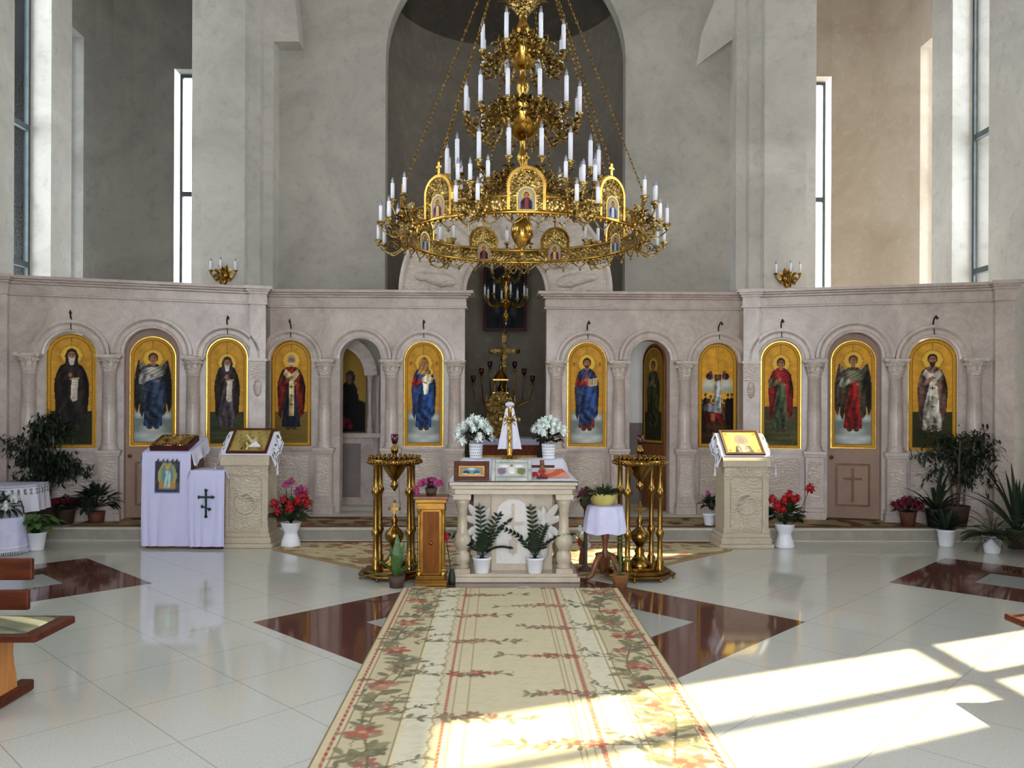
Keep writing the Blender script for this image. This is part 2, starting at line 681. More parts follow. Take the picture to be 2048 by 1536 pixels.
def field(P, zt, c1=(48, 50, 34), c2=(84, 82, 44)):
    P.put((P.Z < zt).astype(float), c1)
    for k in range(7):
        z = zt * (0.12 + 0.13 * k)
        P.ell(random.uniform(-.2, .2), z, 0.3, 0.035, c2, soft=0.8, alpha=0.6 - 0.06 * k)
    P.put((P.Z < zt) * (P.n > 0.9), c2, alpha=0.35)


def saint(hw, h, k):
    """one standing figure on gold; k holds colours and attributes"""
    X, Z = arch_grid(hw, h)
    sx = hw / 0.275
    P = Paint(X / sx, Z * 1.42 / h, (200, 150, 50))
    gold_ground(P, 0.275, 1.42, k.get('warm', 0))
    g = k.get('ground', 'cloud')
    if g == 'cloud':
        clouds(P, 0.52)
    elif g == 'field':
        field(P, k.get('zt', 0.46), *k.get('gc', ((48, 50, 34), (92, 88, 46))))
    hz = k.get('hz', 1.145)
    fx_ = k.get('fw', 1.2)
    X_, P.X = P.X, P.X / fx_
    P.X = X_
    P.ell(0, hz, .128, .128, (222, 176, 70))
    P.ring(0, hz, .128, .0045, (140, 96, 30))
    P.ring(0, hz, .113, .0025, (160, 112, 36))
    P.X = X_ / fx_
    ou, inn, out2 = k['outer'], k['inner'], k.get('trim', None)
    if k.get('wings'):
        wc = k['wings']
        for sg in (-1, 1):
            P.poly([(sg * .05, 1.0), (sg * .15, 1.12), (sg * .175, 1.0), (sg * .195, .75), (sg * .19, .50), (sg * .165, .42), (sg * .13, .6), (sg * .08, .8)], wc, fold=.25, fk=110)
            P.poly([(sg * .06, 1.02), (sg * .148, 1.13), (sg * .135, 1.0), (sg * .09, .92)], (190, 180, 170), fold=.2, fk=130, alpha=.7)
            P.line([(sg * .15, 1.12), (sg * .18, .95), (sg * .196, .72), (sg * .185, .5)], .005, (60, 44, 36))
    zb = k.get('zb', .24)
    w = k.get('w', 1.0)
    # robe underneath, reaching the hem
    P.poly([(-.075 * w, .8), (-.085 * w, .5), (-.10 * w, zb + .02), (-.04, zb), (.03, zb + .01), (.095 * w, zb + .015), (.09 * w, .5), (.08 * w, .8), (.05, 1.05), (-.05, 1.05)], inn, fold=.22, fk=95, slant=.05)
    for fx in (-.035, .035):
        P.ell(fx, zb - .005, .03, .022, k.get('foot', (70, 48, 36)))
    # cloak
    P.poly([(-.04, 1.075), (-.095 * w, 1.03), (-.13 * w, .93), (-.15 * w, .78), (-.14 * w, .60), (-.135 * w, .42), (-.11 * w, .36), (-.085 * w, .5), (-.06 * w, .68), (-.035, .82), (-.02, .95), (0, 1.0), (.03, .93), (.05, .84), (.06, .74), (.07 * w, .5), (.10 * w, .38), (.135 * w, .44), (.145 * w, .62), (.15 * w, .80), (.125 * w, .94), (.09 * w, 1.03), (.04, 1.075)], ou, fold=.22, fk=80, slant=.25)
    if k.get('closed'):
        P.poly([(-.09 * w, 1.0), (-.13 * w, .4), (-.11 * w, .30), (0, .27), (.12 * w, .31), (.13 * w, .4), (.09 * w, 1.0)], ou, fold=.22, fk=60, slant=.12)
    if k.get('mantle'):      # diagonal drape
        P.poly([(-.10, 1.02), (-.15, .9), (-.14, .80), (-.02, .86), (.1, .92), (.13, .97), (.08, 1.04), (0, 1.03)], k['mantle'], fold=.18, fk=70, slant=.8)
    if k.get('drape'):
        P.poly([(-.08, .84), (.02, .82), (.14, .9), (.145, .72), (.10, .42), (.05, .30), (-.02, .27), (-.09, .3), (-.10, .55)], k['drape'], fold=.28, fk=75, slant=.35)
    if k.get('stole'):
        c = k['stole']
        P.poly([(-.07, 1.04), (-.10, .98), (-.03, .88), (-.03, .40), (.035, .40), (.035, .88), (.10, .98), (.07, 1.04), (0, .97)], c, fold=.12, fk=50)
        for z in (.93, .8, .68, .56):
            P.line([(-.015, z), (.02, z)], .007, (90, 66, 40))
            P.line([(0.002, z - .03), (0.002, z + .02)], .006, (90, 66, 40))
    # arms and hands
    arm = k.get('arm', ou)
    P.poly([(-.12 * w, .95), (-.15 * w, .84), (-.10, .80), (-.015, .88), (-.02, .94), (-.07, .90)], arm, fold=.25, fk=90)
    P.ell(-.012, .915, .020, .028, SKIN)
    P.ell(.045, .845, .022, .018, SKIN)
    if k.get('scroll'):
        P.poly([(.0, .86), (.06, .87), (.055, .60), (.012, .58), (-.01, .62)], (196, 184, 168), fold=.06, fk=40)
        for i in range(8):
            P.line([(.008, .82 - .027 * i), (.047, .823 - .027 * i)], .0035, (140, 126, 112))
        P.line([(-.005, .865), (.065, .875)], .011, (170, 152, 120))
    if k.get('book'):
        P.poly([(.015, .93), (.06, .925), (.125, .945), (.13, .84), (.07, .825), (.02, .83)], (188, 176, 138))
        P.line([(.066, .925), (.068, .828)], .004, (110, 92, 66))
        for i in range(5):
            P.line([(.026, .912 - .016 * i), (.056, .908 - .016 * i)], .003, (128, 112, 84))
            P.line([(.078, .914 - .016 * i), (.118, .922 - .016 * i)], .003, (128, 112, 84))
    if k.get('child'):
        P.poly([(-.02, .93), (.05, .98), (.11, .93), (.12, .88), (.06, .85), (.05, .72), (.005, .70), (-.01, .82)], (214, 204, 176), fold=.15, fk=90)
        P.ell(.055, 1.01, .055, .055, (224, 182, 80))
        P.ell(.055, 1.01, .030, .036, (96, 62, 40))
        P.ell(.052, 1.003, .022, .028, (186, 138, 104))
        P.line([(.11, .92), (.155, .955)], .010, (186, 138, 104))
        P.line([(-.02, .88), (.03, .86)], .010, SKIN)
    if k.get('cross'):
        P.line([(-.035, .86), (-.035, 1.0)], .005, (120, 84, 40))
        P.line([(-.06, .965), (-.01, .965)], .005, (120, 84, 40))
    # neck, hair, head
    P.rect(-.022, .022, hz - .09, hz - .03, SKIN)
    if k.get('hood'):
        P.poly([(-.062, hz - .10), (-.064, hz + .0), (-.04, hz + .07), (0, hz + .092), (.04, hz + .07), (.064, hz), (.062, hz - .10), (.09, hz - .15), (-.09, hz - .15)], k['hood'], fold=.15, fk=90)
    else:
        P.ell(0, hz + .012, .052, .066, k.get('hair', (70, 44, 28)))
    P.ell(0, hz - .005, .037, .052, SKIN)
    P.ell(-.012, hz + .004, .02, .03, (186, 138, 104), soft=.8, alpha=.7)
    if k.get('beard'):
        L = k.get('bl', .05)
        P.poly([(-.037, hz - .02), (-.03, hz - .045), (-.02, hz - .05 - L), (0, hz - .065 - L), (.02, hz - .05 - L), (.03, hz - .045), (.037, hz - .02), (.014, hz - .03), (0, hz - .026), (-.014, hz - .03)], k['beard'], fold=.1, fk=200)
    for ex in (-.015, .015):
        P.ell(ex, hz + .006, .0075, .0048, (40, 26, 20))
        P.line([(ex - .010, hz + .017), (ex + .010, hz + .018)], .0028, (60, 38, 28))
    P.line([(.001, hz + .004), (.003, hz - .016)], .0032, (112, 74, 54))
    P.line([(-.009, hz - .028), (.009, hz - .028)], .003, (120, 58, 48))
    P.X = X_
    if k.get('disc'):
        for sg in (-1, 1):
            P.ell(sg * .19, 1.13, .018, .026, (160, 92, 34))
    P.line([(-.004, 1.40), (-.004, hz + .13)], .0028, (96, 70, 34))
    gold_border(P, .275)
    for i in range(7):
        P.rect(-.10 + .03 * i, -.085 + .03 * i, .012, .024, (110, 76, 28))
    return X, Z, P.C


def dormition(hw, h):
    X, Z = arch_grid(hw, h)
    P = Paint(X * .275 / hw, Z * 1.42 / h, (200, 150, 50))
    gold_ground(P, .275, 1.42, 12)
    P.put((P.Z < .55).astype(float), (60, 36, 24))
    for sg in (-1, 1):
        P.ell(sg * .13, .86, .13, .12, (196, 200, 196), soft=.7)
        P.ell(sg * .15, .78, .11, .07, (150, 160, 158), soft=.7, alpha=.8)
        P.ell(sg * .115, .97, .055, .05, (110, 70, 92), fold=.3, fk=120)
        P.ell(sg * .10, 1.02, .022, .026, (96, 60, 40))
    for i in range(9):
        x = -.23 + .055 * i
        z = .58 + .10 * abs(math.sin(i * 2.1)) * (1 if abs(x) > .06 else .3)
        P.poly([(x - .045, .2), (x - .04, z - .02), (x, z + .02), (x + .04, z - .02), (x + .045, .2)], [(70, 44, 30), (46, 38, 26), (96, 56, 30), (32, 26, 24)][i % 4], fold=.25, fk=120)
        P.ell(x, z + .05, .036, .036, (216, 168, 66))
        P.ell(x, z + .05, .021, .027, (92, 60, 42))
    P.poly([(-.05, .50), (-.055, .85), (-.02, .93), (.03, .93), (.06, .84), (.05, .5)], (150, 156, 156), fold=.2, fk=90)
    P.poly([(-.04, .9), (-.05, 1.0), (.06, 1.0), (.05, .92)], (72, 46, 44))
    P.ell(.005, .96, .028, .035, (110, 74, 54))
    P.ell(-.10, .70, .045, .045, (224, 178, 70))
    P.ell(-.10, .69, .024, .03, (120, 78, 54))
    P.poly([(-.24, .56), (-.12, .60), (.06, .52), (.06, .46), (-.24, .48)], (150, 152, 158), fold=.15, fk=80)
    P.poly([(-.24, .50), (.06, .46), (.08, .34), (-.24, .32)], (120, 26, 22), fold=.25, fk=80)
    P.poly([(-.09, .46), (-.03, .46), (-.03, .36), (-.09, .36)], (150, 92, 60))
    P.ell(.0, .27, .25, .06, (74, 50, 28), soft=.8)
    P.put((P.Z < .2).astype(float), (40, 28, 20), alpha=.8)
    P.ell(-.05, .16, .2, .03, (96, 70, 34), soft=.8, alpha=.6)
    for dx in (-.02, .012):
        P.line([(dx, 1.40), (dx, 1.05)], .0028, (120, 88, 40))
    gold_border(P, .275)
    return X, Z, P.C


def arch_frame(mb, hw, h, w, y0, y1, n=24):
    """moulding running round an arch-topped panel, outside edge hw+w"""
    sp = h - hw
    mb.box(-hw - w, -hw, y0, y1, 0, sp)
    mb.box(hw, hw + w, y0, y1, 0, sp)
    mb.box(-hw - w, hw + w, y0, y1, -w, 0)
    mb.arcsweep(0, sp, [(hw, y0), (hw + w, y0), (hw + w, y1), (hw, y1)], 0, PI, n)


def icon_panel(name, label, loc, rz, hw, h, data, parent=None):
    """arch-topped icon: painted panel + thin gold frame; front faces local -y"""
    if parent is None:
        t = thing(name, label, 'icon', loc, rz)
        pl, pr = (0, 0, 0), 0
    else:
        t = parent
        pl, pr = loc, rz
    X, Z, C = data
    p = painted('painting', X, X * 0 - 0.006, Z, C, M_icon, t, pl, pr)
    b = MB()
    arch_frame(b, hw, h, 0.012, -0.016, 0.012)
    b.prism([(-hw, 0), (hw, 0)] + [(hw * math.cos(PI * i / 20), h - hw + hw * math.sin(PI * i / 20)) for i in range(21)], -0.003, 0.014)
    b.build('frame', M_gold, t, pl, pr)
    return t


# ------------------------------------------------------------------ setting: floor, step
b = MB()
b.box(-6.9, 6.9, -6, 14.2, -0.12, 0.0)
struct(b.build('floor', M_floor))

STEP = 0.16
b = MB()
b.box(-6.42, 6.5, 9.52, 14.0, 0.001, STEP - 0.022)
b.cur = 1
b.box(-6.42, 6.5, 9.50, 14.0, STEP - 0.022, STEP)
b.box(-6.42, 6.5, 9.505, 9.53, 0.001, 0.016)
struct(b.build('floor_step', [M_step, M_nose]))

# ------------------------------------------------------------------ setting: walls, piers, apses, windows
TOPZ = 11.0
WT = 7.2


def wall_quad(mb, p, q, z0, z1, th, inward):
    """vertical wall slab from plan point p to q; 'inward' is a plan point on the room side"""
    p, q = Vector(p), Vector(q)
    d = (q - p).normalized()
    n = Vector((-d.y, d.x))
    if n.dot(Vector(inward) - p) > 0:
        n = -n
    mb.prismz([p[:], q[:], (q + n * th)[:], (p + n * th)[:]], z0, z1)
    return n


def window_in(name, p, q, z0, z1, inward, depth=0.28, bars=(0.36, 0.68), mull=False):
    """glazed slit between plan points p and q: frame, pane, cross bars"""
    p, q = Vector(p), Vector(q)
    d = (q - p)
    L = d.length
    d.normalize()
    n = Vector((-d.y, d.x))
    if n.dot(Vector(inward) - p) > 0:
        n = -n
    b = MB()
    b.M = Matrix(((d.x, n.x, 0, p.x + n.x * depth), (d.y, n.y, 0, p.y + n.y * depth), (0, 0, 1, 0), (0, 0, 0, 1)))
    f = 0.045
    b.box(0, f, -0.03, 0.03, z0, z1)
    b.box(L - f, L, -0.03, 0.03, z0, z1)
    b.box(f, L - f, -0.03, 0.03, z0, z0 + f)
    b.box(f, L - f, -0.03, 0.03, z1 - f, z1)
    for t in bars:
        z = z0 + (z1 - z0) * t
        b.box(f, L - f, -0.035, 0.035, z - (0.075 if mull else 0.04), z + (0.075 if mull else 0.04))
    if mull:
        b.box(L / 2 - 0.065, L / 2 + 0.065, -0.032, 0.032, z0 + f, z1 - f)
    o = struct(b.build(name, M_winf))
    g = MB()
    g.M = b.M
    g.box(f, L - f, -0.004, 0.004, z0 + f, z1 - f)
    g.build('pane', M_glass, o)
    return o


nwin = [0]


def wall_run(mb, pts, gaps, inward, th=0.35, z0=0.0, z1=TOPZ, wz=(0.9, WT)):
    """polyline wall; segment indices in 'gaps' become windows"""
    for i, (p, q) in enumerate(zip(pts[:-1], pts[1:])):
        if i in gaps:
            wall_quad(mb, p, q, z0, wz[0], th, inward)
            wall_quad(mb, p, q, wz[1], z1, th, inward)
            nwin[0] += 1
            window_in('window_%d' % nwin[0], p, q, wz[0], wz[1], inward, depth=th - 0.08)
        else:
            wall_quad(mb, p, q, z0, z1, th, inward)


SX = 6.42       # side walls
for sg in (-1, 1):
    side = 'left' if sg < 0 else 'right'
    ctr = (0, 6)
    # side apse behind the wing of the screen: curved wall with tall slit windows
    b = MB()
    ac = (sg * 5.2, 11.6)
    pts = [(sg * 4.2, 13.45), (sg * 4.86, 13.42), (sg * 5.50, 13.40)]
    pts += [(sg * 5.76, 13.26), (sg * 6.02, 13.05), (sg * 6.22, 12.80), (sg * 6.36, 12.54), (sg * SX, 12.28), (sg * SX, 11.94)]
    wall_run(b, pts, {1, 7}, ac, 0.36)
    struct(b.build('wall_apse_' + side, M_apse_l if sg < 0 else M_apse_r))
    # stepped pier between the main wall and the side apse
    b = MB()
    P = [(3.38, 12.2), (3.38, 11.68), (3.52, 11.68), (3.52, 11.52), (3.69, 11.52), (3.69, 11.36), (4.30, 11.36), (4.30, 11.48), (4.48, 11.48), (4.48, 13.6), (3.38, 13.6)]
    b.prismz([(sg * x, y) for x, y in P], 0, TOPZ)
    struct(b.build('wall_pier_' + side, M_plaster))
    # side wall: slit near the corner, tall divided windows (the nearest two added) above the nave floor
    b = MB()
    wins = [(0.4, 1.5, 1.9, 8.1), (2.4, 3.5, 1.9, 8.1), (5.70, 7.05, 1.9, 8.65), (10.54, 11.40, 0.9, 8.3)]  # first two openings are unseen, added for warm sun bounce
    yy = -6
    for y0, y1, z0, z1 in wins:
        b.box(sg * SX, sg * (SX + 0.36), yy, y0, 0, TOPZ)
        b.box(sg * SX, sg * (SX + 0.36), y0, y1, 0, z0)
        b.box(sg * SX, sg * (SX + 0.36), y0, y1, z1, TOPZ)
        yy = y1
    b.box(sg * SX, sg * (SX + 0.36), yy, 11.94, 0, TOPZ)
    struct(b.build('wall_' + side, M_plaster))
    for y0, y1, z0, z1 in wins:
        nwin[0] += 1
        window_in('window_%d' % nwin[0], (sg * SX, y0), (sg * SX, y1), z0, z1, ctr, 0.32, bars=(0.428,) if y0 < 9 else (0.36, 0.62), mull=y0 < 9)

# wall behind the screen with the tall arched opening of the main apse
b = MB()
AR, ASP, AY = 1.80, 6.83, 12.0
b.box(-3.9, -AR, AY, AY + 0.25, 0, TOPZ)
b.box(AR, 3.9, AY, AY + 0.25, 0, TOPZ)
NA = 28
for i in range(NA):
    a0, a1 = PI * i / NA, PI * (i + 1) / NA
    b.prism([(AR * math.cos(a0), ASP + AR * math.sin(a0)), (AR * math.cos(a0), TOPZ), (AR * math.cos(a1), TOPZ), (AR * math.cos(a1), ASP + AR * math.sin(a1))], AY, AY + 0.25)
struct(b.build('wall_back', M_back))
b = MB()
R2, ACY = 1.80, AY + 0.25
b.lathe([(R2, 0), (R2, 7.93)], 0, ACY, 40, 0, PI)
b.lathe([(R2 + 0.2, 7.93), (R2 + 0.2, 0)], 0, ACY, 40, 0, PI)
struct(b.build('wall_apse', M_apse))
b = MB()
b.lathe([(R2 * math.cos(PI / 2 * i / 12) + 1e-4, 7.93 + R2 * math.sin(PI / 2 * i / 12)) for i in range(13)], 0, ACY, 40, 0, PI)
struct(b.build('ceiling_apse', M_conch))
# springing of the vault at both upper corners
b = MB()
pp = [(1397, 124), (1404, 66), (1426, 0), (1446, -50), (1490, -50), (1490, 60)]
vs = [(lambda q: (q[0], 12.0 - .30 * min(1, (130 - v) / 150), q[1]))(on_y(u, v, 11.85)) for u, v in pp]
vs += [(x, 12.02, z) for x, y, z in vs]
n = len(pp)
b.add(vs, [tuple(range(n)), tuple(range(2 * n - 1, n - 1, -1))] + [(i, (i + 1) % n, (i + 1) % n + n, i + n) for i in range(n)])
struct(b.build('wall_springing_right', M_plaster))
b = MB()
b.prism([on_y(u, v, 11.75) for u, v in ((540, 86), (600, 86), (592, 0), (584, -60), (540, -60))], 11.7, 12.05)
struct(b.build('wall_springing_left', M_plaster))
b = MB()
b.box(-6.8, 6.8, -2.4, 14.3, TOPZ, TOPZ + 0.2)
struct(b.build('ceiling', M_plaster))
b = MB()
b.box(-6.8, -2.2, -2.4,-2.05,0,TOPZ)
b.box(2.2, 6.8, -2.4,-2.05,0,TOPZ)
b.box(-2.2, 2.2, -2.4, -2.05, 5.0, TOPZ)
struct(b.build('wall_rear', M_plaster))  # unseen rear wall, opening sized to cut frontal daylight for contrast
# dado seen through the doorway in the screen
b = MB()
b.box(1.82, 3.36, 11.975, 12.0, STEP, 1.37)
struct(b.build('trim_1', M_dado))
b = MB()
b.box(1.82, 3.36, 11.975, 12.0, 1.37, 2.9)  # white slab added above the dado, paler than the wall behind
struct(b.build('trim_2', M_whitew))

# ------------------------------------------------------------------ icon screen
scr = thing('iconostasis', 'rose grey marble icon screen with arched niches, half columns and carved gate arch', 'icon screen', (0, 10.86, STEP))
YF = 10.86
SPR = 2.215          # springing line
ZT = 3.165
W_ANG = math.atan2(0.8, 2.76)


def place(mb_local, side):
    """frame of the centre (0) or of a wing (-1 left, +1 right): location and turn"""
    if side == 0:
        return (0, 0, -STEP), 0.0
    return (side * 3.3, 10.6 - YF, -STEP), -side * W_ANG


def world_of(side, x, y, z):
    l, r = place(None, side)
    return (l[0] + x * math.cos(r) - y * math.sin(r), YF + l[1] + x * math.sin(r) + y * math.cos(r), z), r


def bay(mb, x0, x1, cx, hw, top, sill, y0, y1, z0, z1, n=18):
    sp = top - hw
    mb.box(x0, cx - hw, y0, y1, z0, z1)
    mb.box(cx + hw, x1, y0, y1, z0, z1)
    if sill > z0:
        mb.box(cx - hw, cx + hw, y0, y1, z0, sill)
    for i in range(n):
        a0, a1 = PI * i / n, PI * (i + 1) / n
        p = [(cx + hw * math.cos(a0), sp + hw * math.sin(a0)), (cx + hw * math.cos(a0), z1), (cx + hw * math.cos(a1), z1), (cx + hw * math.cos(a1), sp + hw * math.sin(a1))]
        mb.prism(p, y0, y1)


def segment(side, x0, x1, bays):
    """bays: (centre, half width, top, sill); wall mass with arched openings"""
    mb = MB()
    edges = [x0] + [(bays[i][0] + bays[i][1] + bays[i + 1][0] - bays[i + 1][1]) / 2 for i in range(len(bays) - 1)] + [x1]
    for i, (c, hw, top, sill) in enumerate(bays):
        bay(mb, edges[i], edges[i + 1], c, hw, top, sill, 0.0, 0.22, STEP, 2.93)
    l, r = place(None, side)
    mb.build('marble_panel', M_marble, scr, l, r)
    for c, hw, top, sill in bays:
        m = MB()
        sp = top - hw
        m.arcsweep(c, sp, [(hw + .004, -.0), (hw + .004, -.03), (hw + .03, -.035), (hw + .04, -.02), (hw + .085, -.02), (hw + .10, -.035), (hw + .115, -.05), (hw + .15, -.05), (hw + .155, 0)], 0, PI, 22)
        m.build('arch_moulding', M_marble, scr, l, r)
        if sill > 0.5:
            m = MB()
            m.box(c - hw - .02, c + hw + .02, -.04, 0, sill - .035, sill)
            m.box(c - hw - .02, c + hw + .02, -.025, 0, sill - .06, sill - .035)
            m.cur = 1
            m.box(c - hw + .03, c + hw - .03, -.015, 0, .42, sill - .12)
            m.cur = 0
            m.box(c - hw - .02, c + hw + .02, -.04, 0, STEP + .001, .30)
            m.build('apron_panel', [M_marble, M_carved], scr, l, r)
    m = MB()
    e = .05
    for (za, zb_, pr) in ((2.93, 2.955, .035), (2.955, 3.07, .02), (3.07, 3.10, .05), (3.10, 3.125, .085), (3.125, ZT, .12)):
        m.box(x0 - (pr if side == 0 else 0), x1 + (pr if side == 0 else 0), -pr, .22 + pr * .3, za, zb_)
    m.build('cornice', M_marble, scr, l, r, bevel=.006)


CB = [(1.11, .275, 2.485, 1.06), (1.965, .275, 2.52, STEP), (2.90, .275, 2.485, 1.06)]
segment(0, .555, 3.18, CB)
segment(0, -3.18, -.555, [(-c, a, t, s_) for c, a, t, s_ in CB][::-1])
WB = [(.35, .262, 2.50, 1.065), (1.25, .325, 2.58, STEP), (2.17, .288, 2.505, 1.07)]
segment(1, -.02, 3.0, WB)
segment(-1, -3.0, .02, [(-c, a, t, s_) for c, a, t, s_ in WB][::-1])


def column_mesh():
    c = MB()
    c.box(-.135, .135, -.17, 0.0, STEP + .001, STEP + .10)
    c.box(-.125, .125, -.16, 0.0, STEP + .10, STEP + .15)
    c.box(-.112, .112, -.14, 0.0, STEP + .15, .97)
    c.box(-.13, .13, -.16, 0.0, .97, 1.0)
    c.box(-.14, .14, -.17, 0.0, 1.0, 1.045)
    ped = c
    s_ = MB()
    s_.lathe([(.105, 1.045), (.108, 1.065), (.095, 1.08), (.102, 1.095), (.09, 1.11), (.086, 1.13), (.084, 1.5), (.076, 1.97), (.084, 1.98), (.084, 2.0), (.074, 2.005)], 0, -.07, 20)
    k = MB()
    k.lathe([(.074, 2.005), (.085, 2.03), (.082, 2.09), (.10, 2.14), (.125, 2.175), (.13, 2.185)], 0, -.07, 20)
    for i in range(10):
        a = 2 * PI * i / 10
        k.leaf((.08 * math.cos(a), -.07 + .08 * math.sin(a), 2.015), (.35 * math.cos(a), .35 * math.sin(a), 1), .14, .06, -.0, 3, .2)
        k.ball((.108 * math.cos(a + .3), -.07 + .108 * math.sin(a + .3), 2.15), .018, 6)
    k.box(-.135, .135, -.185, 0.0, 2.185, 2.20)
    k.box(-.15, .15, -.20, 0.0, 2.20, 2.222)
    p = MB()
    p.box(-.078, .078, -.148, -.13, .40, .92)
    return ped, s_, k, p


def add_column(side, x, proto=[None]):
    l, r = place(None, side)
    e_loc = Vector(l) + Vector((x * math.cos(r), x * math.sin(r), 0))
    if proto[0] is None:
        ped, sh, cap, pan = column_mesh()
        o = ped.build('column', M_marble, scr, e_loc, r, bevel=.004)
        sh.build('shaft', M_marble, o)
        cap.build('capital', M_carved, o)
        pan.build('carved_panel', M_carved, o)
        proto[0] = o
    else:
        copy_part(proto[0], scr, e_loc, r)


for x in (.685, 1.535, 2.43):
    add_column(0, x)
    add_column(0, -x)
for x in (.76, 1.73, 2.62):
    add_column(1, x)
    add_column(-1, -x)
# pilasters where the wings turn, and at the outer ends
for sg in (-1, 1):
    l, r = place(None, sg)
    m = MB()
    x0, x1 = sorted((sg * -.13, sg * .07))
    m.box(x0, x1, -.05, .3, STEP + .001, 2.93)
    m.box(x0 - .02, x1 + .02, -.075, 0, STEP + .001, .34)
    m.box(x0 - .02, x1 + .02, -.075, 0, 1.0, 1.045)
    m.cur = 1
    m.box(x0 + .035, x1 - .035, -.065, 0, .42, .93)
    m.box(x0 + .01, x1 - .01, -.07, 0, 1.96, 2.19)
    m.lathe([(.001, 1.72), (.035, 1.75), (.055, 1.85), (.03, 1.93), (.001, 1.95)], (x0 + x1) / 2, -.05, 12)
    m.cur = 0
    m.box(x0 - .02, x1 + .02, -.08, 0, 2.19, 2.22)
    m.box(x0, x1, -.07, 0, 1.945, 1.965)
    for (za, zb_, pr) in ((2.93, 2.955, .085), (2.955, 3.07, .07), (3.07, 3.10, .10), (3.10, 3.125, .135), (3.125, ZT + .001, .17)):
        m.box(x0 - (pr - .05) * .6, x1 + (pr - .05) * .6, -pr, .3, za, zb_)
    m.build('pilaster', [M_marble, M_carved], scr, l, r)
    m = MB()
    x0, x1 = sorted((sg * 2.84, sg * 3.05))
    m.box(x0, x1, -.10, .15, STEP + .001, 2.93)
    m.box(x0 - .02, x1 + .02, -.12, 0, STEP + .001, .34)
    for (za, zb_, pr) in ((2.93, 2.955, .135), (2.955, 3.07, .12), (3.07, 3.10, .15), (3.10, 3.125, .185), (3.125, ZT + .002, .22)):
        m.box(x0 - (pr - .1) * .6, x1 + (pr - .1) * .6, -pr, .15, za, zb_)
    m.build('pilaster', M_marble, scr, l, r)
# carved arch standing on the cornice above the royal gate
m = MB()
zc = ZT - .003
m.arcsweep(0, zc, [(.555, .02), (.60, .0), (1.40, .0), (1.40, .16), (.555, .16)], 0, PI, 48)
m.build('arch_wall', M_carved, scr, (0, 0, -STEP))
m = MB()
m.arcsweep(0, zc, [(.535, -.03), (.575, -.045), (.60, -.02), (.60, .02), (.535, .02)], 0, PI, 48)
m.arcsweep(0, zc, [(1.38, -.02), (1.41, -.045), (1.45, -.03), (1.45, .18), (1.38, .18)], 0, PI, 48)
m.build('arch_moulding', M_marble, scr, (0, 0, -STEP))
m = MB()
random.seed(3)
for i in range(9):
    a = PI * (i + .5) / 9
    c = Vector((0.98 * math.cos(a), 0, zc + 0.98 * math.sin(a)))
    m.M = Matrix.Translation(c) @ Matrix.Rotation(-(a - PI / 2), 4, 'Y')
    m.lathe([(.001, -.3), (.06, -.26), (.10, -.1), (.075, .08), (.05, .12), (.062, .18), (.05, .25), (.001, .27)], 0, -.0, 12)
    for sgn in (-1, 1):
        for k in range(4):
            m.leaf((sgn * .06, -.01, .1 - .03 * k), (sgn * 1, -.1, .7 - .6 * k), .20 - .02 * k, .07, 0, 4, .3, up=Vector((0, 1, 0)))
m.build('carved_relief', M_carved, scr, (0, 0, -STEP))

# hooks of the little lamps above the icons
for side, x in ((0, -1.11), (0, 1.11), (0, -2.90), (0, 2.90), (1, .35), (1, 2.17), (-1, -.35), (-1, -2.17)):
    l, r = place(None, side)
    m = MB()
    m.tube([(x, 0, 2.66), (x - .004, -.03, 2.70), (x, -.07, 2.74), (x + .01, -.11, 2.76), (x + .015, -.13, 2.735)], .009, 6)
    m.tube([(x, -.01, 2.66), (x + .002, -.04, 2.60), (x + .006, -.05, 2.53)], .006, 5)
    m.ball((x + .015, -.13, 2.73), .018, 8)
    m.build('lamp_hook', M_iron, scr, l, r)

